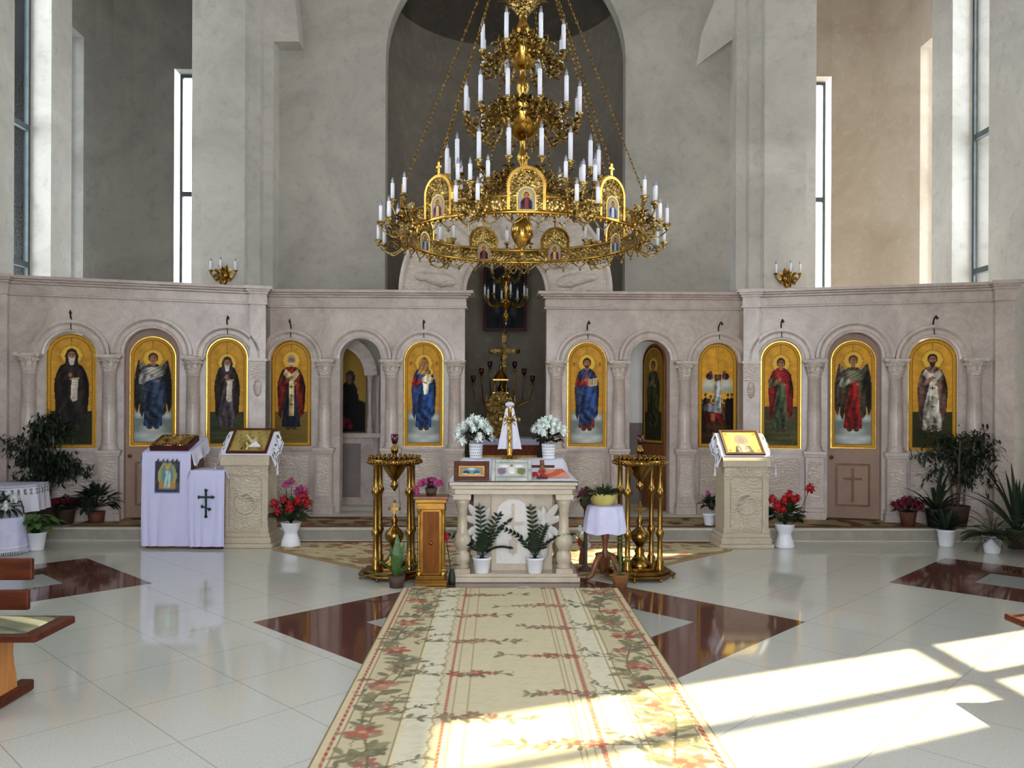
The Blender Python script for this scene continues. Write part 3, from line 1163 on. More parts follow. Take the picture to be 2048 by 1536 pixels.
# ------------------------------------------------------------------ icons in the niches
ICONS = [
    (-1, -2.17, .280, 'tall icon of an old white-bearded monk in black with a scroll, behind the tree left',
     dict(outer=(40, 32, 28), inner=(62, 50, 46), hood=(38, 30, 28), beard=(178, 172, 160), bl=.06, scroll=1, closed=1, w=1.12, ground='field', gc=((34, 40, 26), (54, 58, 34)), hz=1.16)),
    (-1, -.35, .255, 'icon of a grey-bearded monk with a white scroll beside the angel door',
     dict(outer=(42, 32, 28), inner=(76, 66, 70), hood=(52, 44, 44), beard=(178, 176, 170), bl=.05, scroll=1, closed=0, arm=(46, 36, 36), w=1.0, ground='field', gc=((46, 54, 34), (78, 82, 44)), hz=1.10, drape=None)),
    (0, -2.90, .268, 'icon of a bishop in red vestments with a cream stole',
     dict(outer=(118, 36, 26), inner=(34, 36, 46), hair=(150, 144, 132), beard=(168, 162, 148), bl=.01, stole=(196, 176, 128), arm=(104, 50, 36), w=1.14, ground='field', gc=((108, 86, 40), (112, 104, 54)), hz=1.16)),
    (0, -1.11, .268, 'icon of a woman in blue holding a child dressed in white',
     dict(outer=(44, 66, 110), inner=(40, 70, 116), hood=(150, 112, 56), arm=(150, 36, 34), child=1, drape=(38, 64, 112), ground='cloud', w=1.0, disc=1, hz=1.13)),
    (0, 1.11, .268, 'icon of a bearded figure in blue and red with an open book',
     dict(outer=(48, 56, 84), inner=(132, 38, 36), hair=(62, 38, 26), beard=(66, 42, 30), bl=.01, book=1, arm=(140, 40, 36), drape=(42, 62, 104), ground='cloud', disc=1, hz=1.14)),
    (0, 2.90, .268, 'icon of a crowded scene with two winged figures on clouds above a red bier', None),
    (1, .35, .255, 'icon of a beardless young figure in a red cloak on a dark meadow',
     dict(outer=(122, 24, 28), inner=(66, 76, 52), hair=(70, 40, 24), cross=1, mantle=(132, 26, 30), arm=(92, 92, 60), ground='field', gc=((58, 60, 38), (112, 98, 54)), zt=.56, hz=1.13, w=1.0, warm=14)),
    (1, 2.17, .280, 'tall icon of a dark-bearded figure in brown and white vestments, behind the tree right',
     dict(outer=(104, 78, 66), inner=(176, 170, 158), hair=(54, 36, 28), beard=(48, 32, 26), bl=.03, stole=(184, 176, 160), arm=(132, 98, 84), ground='field', gc=((48, 48, 26), (62, 62, 30)), zt=.5, hz=1.16, warm=14)),
]
for side, x, hw, label, k in ICONS:
    h = 1.42
    p, r = world_of(side, x, .035, 1.068)
    data = dormition(hw, h) if k is None else saint(hw, h, k)
    icon_panel('icon', label, p, r, hw - .012, h - .012, ((data[0] * (hw - .012) / hw), data[1] * (h - .012) / h, data[2]))

# deacon doors in the wings: leaf, icon panel, trim, cross
for sg, lab, k in ((-1, 'closed taupe door with an angel in blue and grey wings, beside the white-draped lectern',
                    dict(outer=(52, 58, 58), inner=(40, 64, 110), hair=(64, 44, 30), mantle=(150, 148, 140), arm=(158, 156, 150), wings=(54, 44, 36), ground='cloud', hz=1.14, drape=(44, 56, 76), warm=8)),
                   (1, 'closed taupe door with an angel in dark red robe above a gilt cross',
                    dict(outer=(72, 62, 44), inner=(126, 26, 22), hair=(84, 56, 32), mantle=(104, 104, 84), arm=(150, 152, 136), wings=(94, 78, 70), ground='cloud', hz=1.16, drape=None, warm=14))):
    p, r = world_of(sg, sg * 1.25, .12, STEP)
    d = thing('deacon_door', lab, 'door', p, r)
    hw, top = .322, 2.575 - STEP
    m = MB()
    sp = top - hw
    m.prism([(-hw, .004), (hw, .004)] + [(hw * math.cos(PI * i / 22), sp + hw * math.sin(PI * i / 22)) for i in range(23)], 0, .05)
    m.build('door_leaf', M_door, d)
    icon_panel('icon_panel', '', (0, -.004, .93), 0, .262, 1.385, saint(.262, 1.385, k), parent=d)
    m = MB()
    for (xa, xb, za, zb_) in ((-.21, -.185, .16, .72), (.185, .21, .16, .72), (-.185, .185, .16, .185), (-.185, .185, .695, .72)):
        m.box(xa, xb, -.014, 0, za, zb_)
    m.build('panel_moulding', M_trim, d)
    m = MB()
    m.box(-.016, .016, -.012, 0, .22, .66)
    m.box(-.11, .11, -.0125, 0, .505, .535)
    m.build('gilt_cross', M_trim, d)
    m = MB()
    m.lathe([(.02, 0), (.02, .012), (.009, .015), (.009, .045), (.022, .05), (.024, .07), (.001, .078)], 0, 0, 12)
    for i, v in enumerate(m.v):
        m.v[i] = (-.265 + v[0], -v[2], .80 + v[1])
    m.build('knob', M_woodm, d)

# open door leaf standing inside the right doorway
dl = thing('open_door', 'open arched wooden door leaf with a dark icon, inside the open doorway right of the gate', 'door', (2.235, 11.09, STEP), PI - math.radians(66))
m = MB()
m.prism([(0, .01), (.54, .01), (.54, 2.08)] + [(.27 + .27 * math.cos(PI * i / 20), 2.08 + .27 * math.sin(PI * i / 20)) for i in range(1, 20)] + [(0, 2.08)], -.02, .02)
m.build('door_leaf', M_woodm, dl)
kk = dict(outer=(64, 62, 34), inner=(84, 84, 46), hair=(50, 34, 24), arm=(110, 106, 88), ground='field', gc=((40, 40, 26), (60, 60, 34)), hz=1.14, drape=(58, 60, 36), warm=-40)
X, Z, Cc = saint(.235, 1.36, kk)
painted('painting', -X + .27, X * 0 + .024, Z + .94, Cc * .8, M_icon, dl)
m = MB()
arch_frame(m, .235, 1.36, .012, .02, .034)
m.build('frame', M_gold2, dl, (.27, 0, .94))
m = MB()
m.tube([(.5, .02, .95), (.5, .06, .95), (.5, .06, 1.08), (.5, .02, 1.08)], .008, 6)
m.build('handle', M_gold2, dl)
# ------------------------------------------------------------------ carpets
def soft_noise(X, Y, k=24, f=9, seed=1):
    rs = np.random.RandomState(seed)
    n = np.zeros(X.shape)
    for i in range(k):
        a, b_ = rs.normal(0, f, 2)
        n += np.sin(a * X + b_ * Y + rs.rand() * 6.28)
    return n / math.sqrt(k / 2)


class Stamp:
    """draws motifs into a window of a carpet's colour grid"""
    def __init__(s, xs, ys, C):
        s.xs, s.ys, s.C = xs, ys, C

    def win(s, x, y, r):
        i0, i1 = np.searchsorted(s.ys, (y - r, y + r))
        j0, j1 = np.searchsorted(s.xs, (x - r, x + r))
        return slice(i0, i1), slice(j0, j1)

    def blob(s, x, y, rx, ry, ang, col, al=1.0):
        w = s.win(x, y, max(rx, ry))
        X, Y = np.meshgrid(s.xs[w[1]], s.ys[w[0]])
        if X.size == 0:
            return
        c, n = math.cos(ang), math.sin(ang)
        u, v = (X - x) * c + (Y - y) * n, -(X - x) * n + (Y - y) * c
        d = np.sqrt((u / rx) ** 2 + (v / ry) ** 2)
        m = (np.clip((1 - d) / 0.25, 0, 1) * al)[..., None]
        s.C[w] = s.C[w] * (1 - m) + np.array(col, float) * m

    def path(s, pts, w, col, al=1.0):
        for (x0, y0), (x1, y1) in zip(pts[:-1], pts[1:]):
            L = math.hypot(x1 - x0, y1 - y0)
            n = max(1, int(L / (w * 0.8)))
            for i in range(n):
                t = i / n
                s.blob(x0 + t * (x1 - x0), y0 + t * (y1 - y0), w, w, 0, col, al)

    def flower(s, x, y, r, red=1.0):
        for k in range(6):
            a = k * PI / 3 + random.uniform(-.3, .3)
            s.blob(x + r * .55 * math.cos(a), y + r * .45 * math.sin(a), r * .5, r * .28, a, random.choice([(146, 66, 60), (160, 84, 72), (130, 72, 62), (176, 118, 100)]) if red > .5 else random.choice([(140, 112, 92), (124, 92, 80), (150, 80, 74)]), .9)
        s.blob(x, y, r * .25, r * .2, 0, (196, 150, 96), .9)

    def leafc(s, x, y, r, a):
        s.blob(x, y, r, r * .42, a, random.choice([(104, 100, 78), (118, 110, 84), (88, 88, 72), (134, 122, 94)]), .9)

    def vine(s, pts, leaf=.05, dens=9, w=.006, flowers=(), red=1.0):
        s.path(pts, w, (96, 84, 62), .9)
        for (x0, y0), (x1, y1) in zip(pts[:-1], pts[1:]):
            L = math.hypot(x1 - x0, y1 - y0)
            for i in range(max(1, int(L * dens))):
                t = random.random()
                a = math.atan2(y1 - y0, x1 - x0) + random.choice((-1, 1)) * random.uniform(.5, 1.3)
                q = leaf * random.uniform(.6, 1.2)
                s.leafc(x0 + t * (x1 - x0) + q * math.cos(a), y0 + t * (y1 - y0) + q * math.sin(a), q, a)
                if random.random() < .35:
                    a2 = a + random.uniform(-.6, .6)
                    px, py = x0 + t * (x1 - x0), y0 + t * (y1 - y0)
                    curl = [(px + 1.6 * q * k / 4 * math.cos(a2 + k * .35), py + 1.6 * q * k / 4 * math.sin(a2 + k * .35)) for k in range(5)]
                    s.path(curl, w * .6, (120, 104, 76), .8)
        for fx, fy, fr in flowers:
            s.flower(fx, fy, fr, red)


def carpet_grid(x0, x1, y0, y1, step, th):
    xs = np.arange(x0, x1 + step * .5, step)
    ys = np.arange(y0, y1 + step * .5, step)
    X, Y = np.meshgrid(xs, ys)
    Z = np.full(X.shape, th)
    Z[0], Z[-1], Z[:, 0], Z[:, -1] = .001, .001, .001, .001
    return xs, ys, X, Y, Z


random.seed(11)
xs, ys, X, Y, Z = carpet_grid(-.95, .95, 0, 5.75, .0085, .009)
ax = np.abs(X)
C = np.ones(X.shape + (3,)) * np.array((206, 192, 160.0))


def cput(m, col, al=1.0):
    m = (m * al)[..., None]
    C[:] = C * (1 - m) + np.array(col, float) * m


cput((ax > .60) & (ax < .87), (194, 180, 146))
cput((ax > .42 + .018 * np.abs(np.sin(Y * 22))) & (ax < .60), (214, 206, 182))
cput((ax > .575) & (ax < .60), (218, 204, 170))
cput(np.abs(ax - .605) < .005, (132, 110, 80))
cput(np.abs(ax - .572) < .004, (150, 128, 96))
cput(np.abs(ax - .425 - .018 * np.abs(np.sin(Y * 22))) < .006, (170, 150, 116))
cput((np.abs(ax - .385) < .012), (156, 82, 72))
cput((np.abs(ax - .385) < .012) & (np.sin(Y * 150 + ax * 200) > .2), (188, 122, 104))
for q in (.345, .30, .27):
    cput(np.abs(ax - q) < .004, (160, 140, 106))
cput(ax > .885, (204, 186, 150))
cput(np.abs(ax - .895) < .012, (140, 56, 52))
cput((np.abs(ax - .895) < .012) & (np.sin(Y * 110 + X * 160) > .3), (196, 140, 112))
cput(np.abs(ax - .866) < .004, (132, 108, 78))
cput(ax > .94, (120, 96, 74))
cput(np.clip(soft_noise(X, Y, 30, 60, 4), 0, 1), (182, 164, 130), .22)
st = Stamp(xs, ys, C)


def sweep_pts(x0, y0, x1, y1, bow, n=7):
    L = math.hypot(x1 - x0, y1 - y0)
    nx, ny = -(y1 - y0) / L, (x1 - x0) / L
    return [(x0 + (x1 - x0) * q / n + nx * bow * math.sin(PI * q / n), y0 + (y1 - y0) * q / n + ny * bow * math.sin(PI * q / n)) for q in range(n + 1)]


k = 0
yy = -.2
while yy < 5.9:
    for sg in (-1, 1):
        off = 0 if sg < 0 else .33
        y0 = yy + off
        base = [(sg * (.745 + .06 * math.sin(4.6 * (y0 + t * .13))), y0 + t * .13 - .2) for t in range(8)]
        st.vine(base, .06, 26, .0075)
        for q in range(4):      # side branches filling the border
            bx_, by_ = sg * (.74 + random.uniform(-.03, .03)), y0 + q * .2 - .1
            st.vine(sweep_pts(bx_, by_, bx_ + random.choice((-1, 1)) * random.uniform(.09, .15), by_ + random.uniform(.08, .2), random.uniform(-.05, .05)), .045, 22, .005)
        st.flower(sg * .77, y0 + .18, .10, 1)
        st.flower(sg * .70, y0 + .50, .07, .3)
        y1 = y0 + .36
        x_in = random.uniform(.0, .10) if (k + (sg > 0)) % 2 else random.uniform(-.16, -.04)
        sp = sweep_pts(sg * .68, y1, sg * x_in, y1 + random.uniform(-.04, .08), random.uniform(-.03, .03))
        st.vine(sp, .038, 34, .0055, [(sg * .36, y1 + .01, .06), (sg * .24, y1 + .03, .065), (sg * .14, y1 + .02, .04)], red=.8 if k % 2 else .4)
        st.vine(sweep_pts(sg * .66, y1 + .02, sg * .42, y1 + .20, .03), .03, 30, .005)
    k += 1
    yy += .66
C[:] = C * .84 + np.array((196, 184, 152.0)) * .16
o = painted('carpet_runner', X, Y, Z, C, M_carpet, None, (.015, 1.30, 0))
tag(o, 'long beige carpet runner with red-striped border and flowering vines down the middle of the floor', 'carpet')

# carpet in front of the step, corners cut off
xs, ys, X, Y, Z = carpet_grid(-2.62, 2.62, 0, 2.0, .016, .007)
C = np.ones(X.shape + (3,)) * np.array((188, 172, 136.0))
nz = soft_noise(X, Y, 40, 16, 8)
cput((nz > .7) * 1.0, (142, 110, 82), .8)
cput((nz < -.9) * 1.0, (200, 184, 146), .8)
st = Stamp(xs, ys, C)
for i in range(70):
    st.flower(random.uniform(-2.5, 2.5), random.uniform(0, 2), random.uniform(.06, .12), random.random())
    st.leafc(random.uniform(-2.5, 2.5), random.uniform(0, 2), random.uniform(.05, .1), random.uniform(0, 3))
lim = 1.0 + np.minimum(Y, 1.48) / 1.48 * 1.62
cput((np.abs(X) > 0) & (Y > 1.9), (110, 78, 56))
t_ = np.linspace(-1, 1, X.shape[1])[None, :]
Lm = (1.02 + np.minimum(Y[:, :1], 1.42) / 1.42 * 1.55)
X2 = t_ * Lm
edge = Lm - np.abs(X2)
C2 = C.copy()
m = (edge < .10)[..., None]
C2 = np.where(m, np.array((150, 122, 90.0)), C2)
C2 = np.where(((edge > .03) & (edge < .045))[..., None], np.array((190, 168, 126.0)), C2)
C = C2
o = painted('octagonal_carpet', X2, Y, Z, C, M_carpet, None, (-.03, 7.50, 0))
tag(o, 'beige carpet with brown flowers and cut-off corners in front of the step', 'carpet')

# runner lying on the step along the screen
xs, ys, X, Y, Z = carpet_grid(-5.2, 5.2, 0, .86, .018, .007)
C = np.ones(X.shape + (3,)) * np.array((142, 124, 96.0))
nz = soft_noise(X, Y, 40, 12, 18)
cput((nz > .3) * 1.0, (82, 60, 46), .85)
cput((nz < -.8) * 1.0, (162, 142, 108), .85)
st = Stamp(xs, ys, C)
for i in range(90):
    st.flower(random.uniform(-5, 5), random.uniform(.1, .75), random.uniform(.05, .1), random.random())
cput((Y < .08) | (Y > .78), (104, 78, 58))
o = painted('step_carpet', X, Y, Z, C, M_carpet, None, (0, 9.58, STEP))
tag(o, 'brown patterned carpet lying along the raised step below the icons', 'carpet')


# ------------------------------------------------------------------ great chandelier
ch = thing('chandelier', 'huge gilded tiered chandelier with ring of icons and white candles', 'chandelier', (0.105, 7.0, 0))
RR = 1.035
ZB, ZR = 3.055, 3.175
m = MB()
m.lathe([(RR, ZB), (RR, ZR), (RR + .018, ZR), (RR + .018, ZB), (RR, ZB)], 0, 0, 96)
m.cur = 1
for z, r in ((ZB, .016), (ZR, .013)):
    m.tube([((RR + .009) * math.cos(2 * PI * i / 96), (RR + .009) * math.sin(2 * PI * i / 96), z) for i in range(97)], r, 6)
for i in range(108):
    a = 2 * PI * i / 108
    m.ball((RR * math.cos(a) + .009 * math.cos(a), (RR + .009) * math.sin(a), ZB - .018), .015, 5, 1.4)
m.build('ring', [M_goldf, M_gold], ch)

# stem of stacked balusters
m = MB()
prof = [(.001, 2.90), (.012, 2.92), (.02, 2.95), (.012, 2.97), (.03, 3.0), (.07, 3.04), (.096, 3.10), (.098, 3.15), (.085, 3.20), (.05, 3.24), (.03, 3.26), (.045, 3.28), (.03, 3.31), (.024, 3.40), (.06, 3.45), (.13, 3.52), (.17, 3.57), (.05, 3.60), (.024, 3.64), (.024, 3.72), (.045, 3.75), (.052, 3.79), (.03, 3.84), (.022, 3.88), (.03, 3.92)]
m.lathe(prof, 0, 0, 24)
for (z0, R_, hgt) in ((3.93, .205, .27), (4.53, .145, .24)):
    m.lathe([(.03, z0 - .01)] + [(R_ * math.sin(PI / 2 * i / 8) * (1 + .03 * (i % 2)), z0 + hgt * (1 - math.cos(PI / 2 * i / 8)) ** .9) for i in range(1, 9)] + [(R_ * 1.05, z0 + hgt + .015), (R_ * .6, z0 + hgt + .03), (.035, z0 + hgt + .05)], 0, 0, 28)
m.lathe([(.03, 4.24), (.05, 4.29), (.035, 4.33), (.05, 4.36), (.062, 4.41), (.045, 4.45), (.028, 4.49), (.03, 4.53)], 0, 0, 20)
m.lathe([(.035, 4.82), (.055, 4.86), (.065, 4.90), (.05, 4.94), (.035, 4.97), (.04, 5.02), (.055, 5.10), (.07, 5.16), (.11, 5.20), (.13, 5.25), (.10, 5.33), (.06, 5.4), (.05, 5.6), (.03, 6.0), (.02, 11.0)], 0, 0, 20)
m.build('stem', M_gold, ch)

cm = MB()
cm.lathe([(.001, 0), (.0185, 0), (.0185, .225), (.016, .23), (.001, .232)], 0, 0, 10)
bm_ = MB()
bm_.lathe([(.008, .229), (.0135, .245), (.0125, .262), (.005, .283), (.001, .292)], 0, 0, 8)
sm_ = MB()
sm_.lathe([(.001, 0), (.0155, 0), (.0155, .13), (.013, .135), (.001, .136)], 0, 0, 8)
sb_ = MB()
sb_.lathe([(.006, .133), (.0115, .147), (.0105, .16), (.004, .178), (.001, .186)], 0, 0, 8)
CAND = cm.build('candle', M_candle, ch)
bm_.build('bulb', M_bulb, CAND)
SCAND = sm_.build('candle', M_candle, ch)
sb_.build('bulb', M_bulb, SCAND)
used = {'c': False, 's': False}


def candle(big, loc, parent=None):
    p = CAND if big else SCAND
    key = 'c' if big else 's'
    if not used[key] and (parent is None or parent is ch):
        p.location = loc
        used[key] = True
        return p
    return copy_part(p, parent or ch, loc)


def cup(mb, x, y, z):
    mb.lathe([(.004, z - .05), (.02, z - .035), (.012, z - .02), (.034, z - .004), (.036, z + .006), (.018, z + .004)], x, y, 10)


def arm_mesh(r0, z0, r1, z1, leafy=True):
    """scroll arm in the x,z plane from the bowl to the candle cup"""
    a = MB()
    d = r1 - r0
    pts = []
    for i in range(13):
        t = i / 12
        pts.append((r0 + d * t, 0, z0 + (z1 - .05 - z0) * t - .16 * math.sin(PI * t) * (1 - .3 * t)))
    a.tube(pts, [.013 - .004 * i / 12 for i in range(13)], 6)
    for (cx, cz, r, s0, sgn) in ((r0 + d * .42, z0 - .05, .062, 0.2, 1), (r0 + d * .72, z0 - .09 + (z1 - z0) * .6, .05, 2.4, -1), (r0 + d * .2, z0 + .03, .045, 1.0, -1)):
        sp = [(cx + r * (1 - i / 18) * math.cos(s0 + sgn * i * .42), 0, cz + r * (1 - i / 18) * math.sin(s0 + sgn * i * .42)) for i in range(17)]
        a.tube(sp, [.009 - .0003 * i for i in range(17)], 5)
    if leafy:
        for t, L in ((.15, .11), (.4, .12), (.65, .10), (.9, .09)):
            x, z = r0 + d * t, z0 + (z1 - .05 - z0) * t - .16 * math.sin(PI * t) * (1 - .3 * t)
            a.leaf((x, 0, z), (.5, .5, .9), L, .05, 1.1, 4, .5)
            a.leaf((x, 0, z), (.3, -.6, .8), L, .05, 1.2, 4, .5)
            a.leaf((x, 0, z), (.6, 0, -.7), L * .8, .045, -1.0, 3, .5)
        a.lathe([(.001, 0), (.012, .01), (.016, .03), (.008, .05), (.003, .07)], r0 + d * .5, 0, 8)
        for i in range(len(a.v) - 40, len(a.v)):
            a.v[i] = (a.v[i][0], a.v[i][1], a.v[i][2] + z0 - .235)
    cup(a, r1, 0, z1)
    return a


def tier(n, r0, z0, r1, z1, ph):
    proto = None
    for i in range(n):
        an = ph + 2 * PI * i / n
        if proto is None:
            proto = arm_mesh(r0, z0, r1, z1).build('arm', M_goldf, ch)
            proto.rotation_euler.z = an
        else:
            copy_part(proto, ch, (0, 0, 0), an)
        candle(True, (r1 * math.cos(an), r1 * math.sin(an), z1))
    lf = MB()
    for i in range(2 * n):
        an = ph + PI * i / n
        c, s_ = math.cos(an), math.sin(an)
        lf.leaf((r0 * .9 * c, r0 * .9 * s_, z0 - .02), (c, s_, 1.6), .15, .07, .9, 5, .5)
        if i % 2:
            lf.leaf((r0 * .8 * c, r0 * .8 * s_, z0 - .05), (c, s_, -.4), .11, .05, -.9, 4, .5)
            lf.tube([(r0 * 1.0 * c, r0 * 1.0 * s_, z0), (r0 * 1.5 * c, r0 * 1.5 * s_, z0 + .02), (r0 * 1.9 * c, r0 * 1.9 * s_, z0 - .06), (r0 * 1.8 * c, r0 * 1.8 * s_, z0 - .14)], [.01, .008, .007, .004], 5)
    lf.build('leaf_collar', M_goldf, ch)


tier(16, .17, 3.55, .665, 3.585, .2)
tier(12, .20, 4.17, .505, 4.125, .25)
tier(8, .145, 4.75, .375, 4.65, .38)
# leafy crown near the top of the stem
lf = MB()
for i in range(16):
    an = 2 * PI * i / 16
    c, s_ = math.cos(an), math.sin(an)
    lf.leaf((.06 * c, .06 * s_, 5.10), (c * .8, s_ * .8, 1), .22, .08, .9, 5, .4)
    lf.leaf((.05 * c, .05 * s_, 5.02), (c * .5, s_ * .5, 1), .16, .05, .6, 4, .4)
lf.build('leaf_collar', M_goldf, ch)


def medal_paint(c1, c2):
    X, Z = arch_grid(.062, .16, 18, 90)
    P = Paint(X, Z, (150, 142, 132))
    P.ell(0, .105, .034, .034, (206, 160, 70))
    P.poly([(-.045, 0), (-.04, .06), (-.018, .085), (.018, .085), (.04, .06), (.045, 0)], c1, fold=.2, fk=150)
    P.poly([(-.012, 0), (-.012, .08), (.012, .08), (.012, 0)], c2)
    P.ell(0, .105, .019, .025, (70, 46, 34))
    P.ell(0, .102, .014, .019, SKIN)
    return X, Z, P.C


MP = [medal_paint((62, 34, 52), (120, 60, 56)), medal_paint((72, 84, 130), (190, 190, 196)), medal_paint((120, 44, 40), (196, 170, 120))]
arm_p = None
for i in range(9):
    an = -PI / 2 + 2 * PI * i / 9
    m = MB()
    hw, hh = .145, .325
    nA = 20
    z0 = ZB + .012
    sp = hh - hw
    # pierced gilt arch with an inner border, the painted plate in the middle
    m.arcsweep(0, sp, [(hw - .022, -.014), (hw, -.014), (hw, .014), (hw - .022, .014)], 0, PI, nA)
    m.box(-hw, -hw + .022, -.014, .014, 0, sp)
    m.box(hw - .022, hw, -.014, .014, 0, sp)
    m.cur = 1
    m.prism([(-hw + .02, 0), (hw - .02, 0)] + [((hw - .02) * math.cos(PI * q / nA), sp + (hw - .02) * math.sin(PI * q / nA)) for q in range(nA + 1)], -.006, .006)
    for q in range(7):
        a = PI * (q + .5) / 7
        m.ball((.092 * math.cos(a), 0, sp + .092 * math.sin(a)), .02, 6)
    m.cur = 0
    arch_frame(m, .064, .165, .009, -.012, .012, 12)
    m.box(-.006, .006, -.006, .006, hh, hh + .10)
    m.box(-.024, .024, -.006, .006, hh + .055, hh + .07)
    for q in range(28):
        a = PI * q / 27
        m.ball(((hw + .004) * math.cos(a), 0, sp + (hw + .004) * math.sin(a)), .008, 4)
    loc = ((RR + .009) * math.cos(an), (RR + .009) * math.sin(an), z0)
    md = m.build('medallion', [M_gold, M_goldf], ch, loc, an + PI / 2)
    X, Z, Cc = MP[i % 3]
    painted('painting', X, X * 0 - .0135, Z + .004, Cc, M_icon, md)
    painted('painting', -X, X * 0 + .0135, Z + .004, MP[(i + 1) % 3][2], M_icon, md)
    # chain from the medallion up to the hook far above
    c_ = MB()
    p0 = Vector((loc[0], loc[1], z0 + hh + .05))
    p1 = Vector((.04 * math.cos(an), .04 * math.sin(an), 6.05))
    N = 64
    for q in range(N):
        a_, b2 = p0.lerp(p1, q / N), p0.lerp(p1, (q + 1.25) / N)
        d = (b2 - a_)
        n1 = d.cross(Vector((0, 0, 1))).normalized()
        n2 = d.cross(n1).normalized()
        w_ = (n1 if q % 2 else n2) * .009
        mid = (a_ + b2) / 2
        c_.tube([a_, mid + w_, b2], .0042, 4)
        c_.tube([a_, mid - w_, b2], .0042, 4)
    c_.build('chain', M_gold2, ch)
    # candle bracket between two medallions: five curled arms
    bn = an + PI / 9
    br = MB()
    spots = [(-.085, .235, 3.075), (.085, .235, 3.075), (-.12, .12, 3.27), (.0, .17, 3.245), (.12, .12, 3.27)]
    for tx, ro, zc in spots:
        zs = 3.06 if zc < 3.2 else 3.15
        pts = []
        for q in range(11):
            t = q / 10
            pts.append((RR + .01 + ro * t, tx * t, zs + (zc - .05 - zs) * t ** 2 - .085 * math.sin(PI * t)))
        br.tube(pts, [.010 - .0004 * q for q in range(11)], 5)
        sp_ = [(RR + .02 + ro * .45 + .042 * (1 - q / 16) * math.cos(q * .45), tx * .5, zs - .02 + .042 * (1 - q / 16) * math.sin(q * .45)) for q in range(14)]
        br.tube(sp_, .0065, 4)
        br.leaf((RR + ro * .6, tx * .6, zs - .05), (.7, tx * 2, .7), .09, .04, 1.0, 4, .5)
        br.leaf((RR + ro * .3, tx * .3, zs), (.7, -tx * 2, .9), .10, .045, .9, 4, .5)
        cup(br, RR + .01 + ro, tx, zc)
    br.lathe([(.001, 2.985), (.012, 3.0), (.02, 3.02), (.012, 3.04), (.03, 3.055)], RR + .02, 0, 10)
    br.box(RR + .012, RR + .035, -.05, .05, 3.03, 3.24)
    if arm_p is None:
        arm_p = br.build('bracket', M_goldf, ch, (0, 0, 0), bn)
    else:
        copy_part(arm_p, ch, (0, 0, 0), bn)
    for tx, ro, zc in spots:
        rr = RR + .01 + ro
        candle(False, (rr * math.cos(bn) - tx * math.sin(bn), rr * math.sin(bn) + tx * math.cos(bn), zc))
# garland of drops hanging inside the ring
m = MB()
for i in range(36):
    a = 2 * PI * i / 36
    a2 = 2 * PI * (i + 1) / 36
    am = (a + a2) / 2
    p = [(RR * math.cos(a), RR * math.sin(a), ZB), (.995 * RR * math.cos(a * .6 + am * .4), .995 * RR * math.sin(a * .6 + am * .4), ZB - .05), (RR * math.cos(am), RR * math.sin(am), ZB - .085), (.995 * RR * math.cos(a2 * .6 + am * .4), .995 * RR * math.sin(a2 * .6 + am * .4), ZB - .05), (RR * math.cos(a2), RR * math.sin(a2), ZB)]
    if 150 < (math.degrees(am) % 360) or True:
        m.tube(p, .006, 4)
        m.ball((p[2][0], p[2][1], p[2][2] - .015), .011, 5, 1.5)
m.build('drop_garland', M_goldf, ch)

# ------------------------------------------------------------------ wall sconces above the screen
def sconce(x, y, z, label):
    t = thing('wall_sconce', label, 'lamp', (x, y, z), 0, 'brass sconces on the piers')
    m = MB()
    m.ball((0, -.02, 0), .07, 12, 1.4)
    for i in range(10):
        a = 2 * PI * i / 10
        m.leaf((.03 * math.cos(a), -.05, .03 * math.sin(a)), (math.cos(a), -.5, math.sin(a)), .13, .06, .3, 4, .4, up=Vector((0, 1, 0)))
    m.lathe([(.001, -.17), (.02, -.15), (.045, -.11), (.03, -.06)], 0, -.05, 10)
    m.build('back_plate', M_gold2, t)
    for k_, (ax_, ay_) in enumerate(((-.17, -.10), (0, -.20), (.17, -.10))):
        m = MB()
        pts = [(ax_ * q / 8, -.05 + (ay_ + .05) * q / 8, -.04 - .07 * math.sin(PI * q / 8) + .05 * q / 8) for q in range(9)]
        m.tube(pts, .009, 6)
        cup(m, ax_, ay_, .05)
        m.build('arm', M_gold2, t)
        copy_part(SCAND, t, (ax_, ay_, .05))


xq, zq = on_y(449, 550, 11.3)
sconce(xq, 11.34, zq, 'brass three-armed candle sconce on the pier above the lectern draped in white')
xq, zq = on_y(1573, 556, 11.3)
sconce(xq, 11.34, zq, 'brass three-armed candle sconce on the pier over the young figure in a red cloak')
# ------------------------------------------------------------------ marble table in the middle
TX, TY = .045, 7.28
tb = thing('altar_table', 'carved marble table on four turned columns at the end of the carpet runner', 'table', (TX, TY, 0))
m = MB()
m.box(-.61, .61, 0, .80, .001, .045)
m.box(-.585, .585, .02, .78, .045, .075)
m.build('plinth', M_stone, tb, bevel=.006)
m = MB()
m.box(-.585, .585, -.02, .76, .885, .915)
m.box(-.565, .565, 0, .74, .85, .885)
m.box(-.54, .54, .02, .72, .80, .85)
m.build('tabletop', M_stone, tb, bevel=.006)
m = MB()
m.box(-.37, .37, .24, .68, .075, .80)
m.box(-.20, .20, .19, .24, .075, .80)
m.build('body', M_stone, tb)
m = MB()
aw, ah = .155, .60
m.prism([(-aw, .14), (aw, .14)] + [(aw * math.cos(PI * i / 16), .14 + ah - aw + aw * math.sin(PI * i / 16)) for i in range(17)], .183, .195)
m.build('arched_panel', M_whitem, tb)
m = MB()
m.box(-.014, .014, .168, .186, .22, .70)
m.box(-.10, .10, .1685, .186, .50, .53)
m.box(-.04, .04, .1685, .186, .24, .36)
m.build('relief_cross', M_stone, tb)
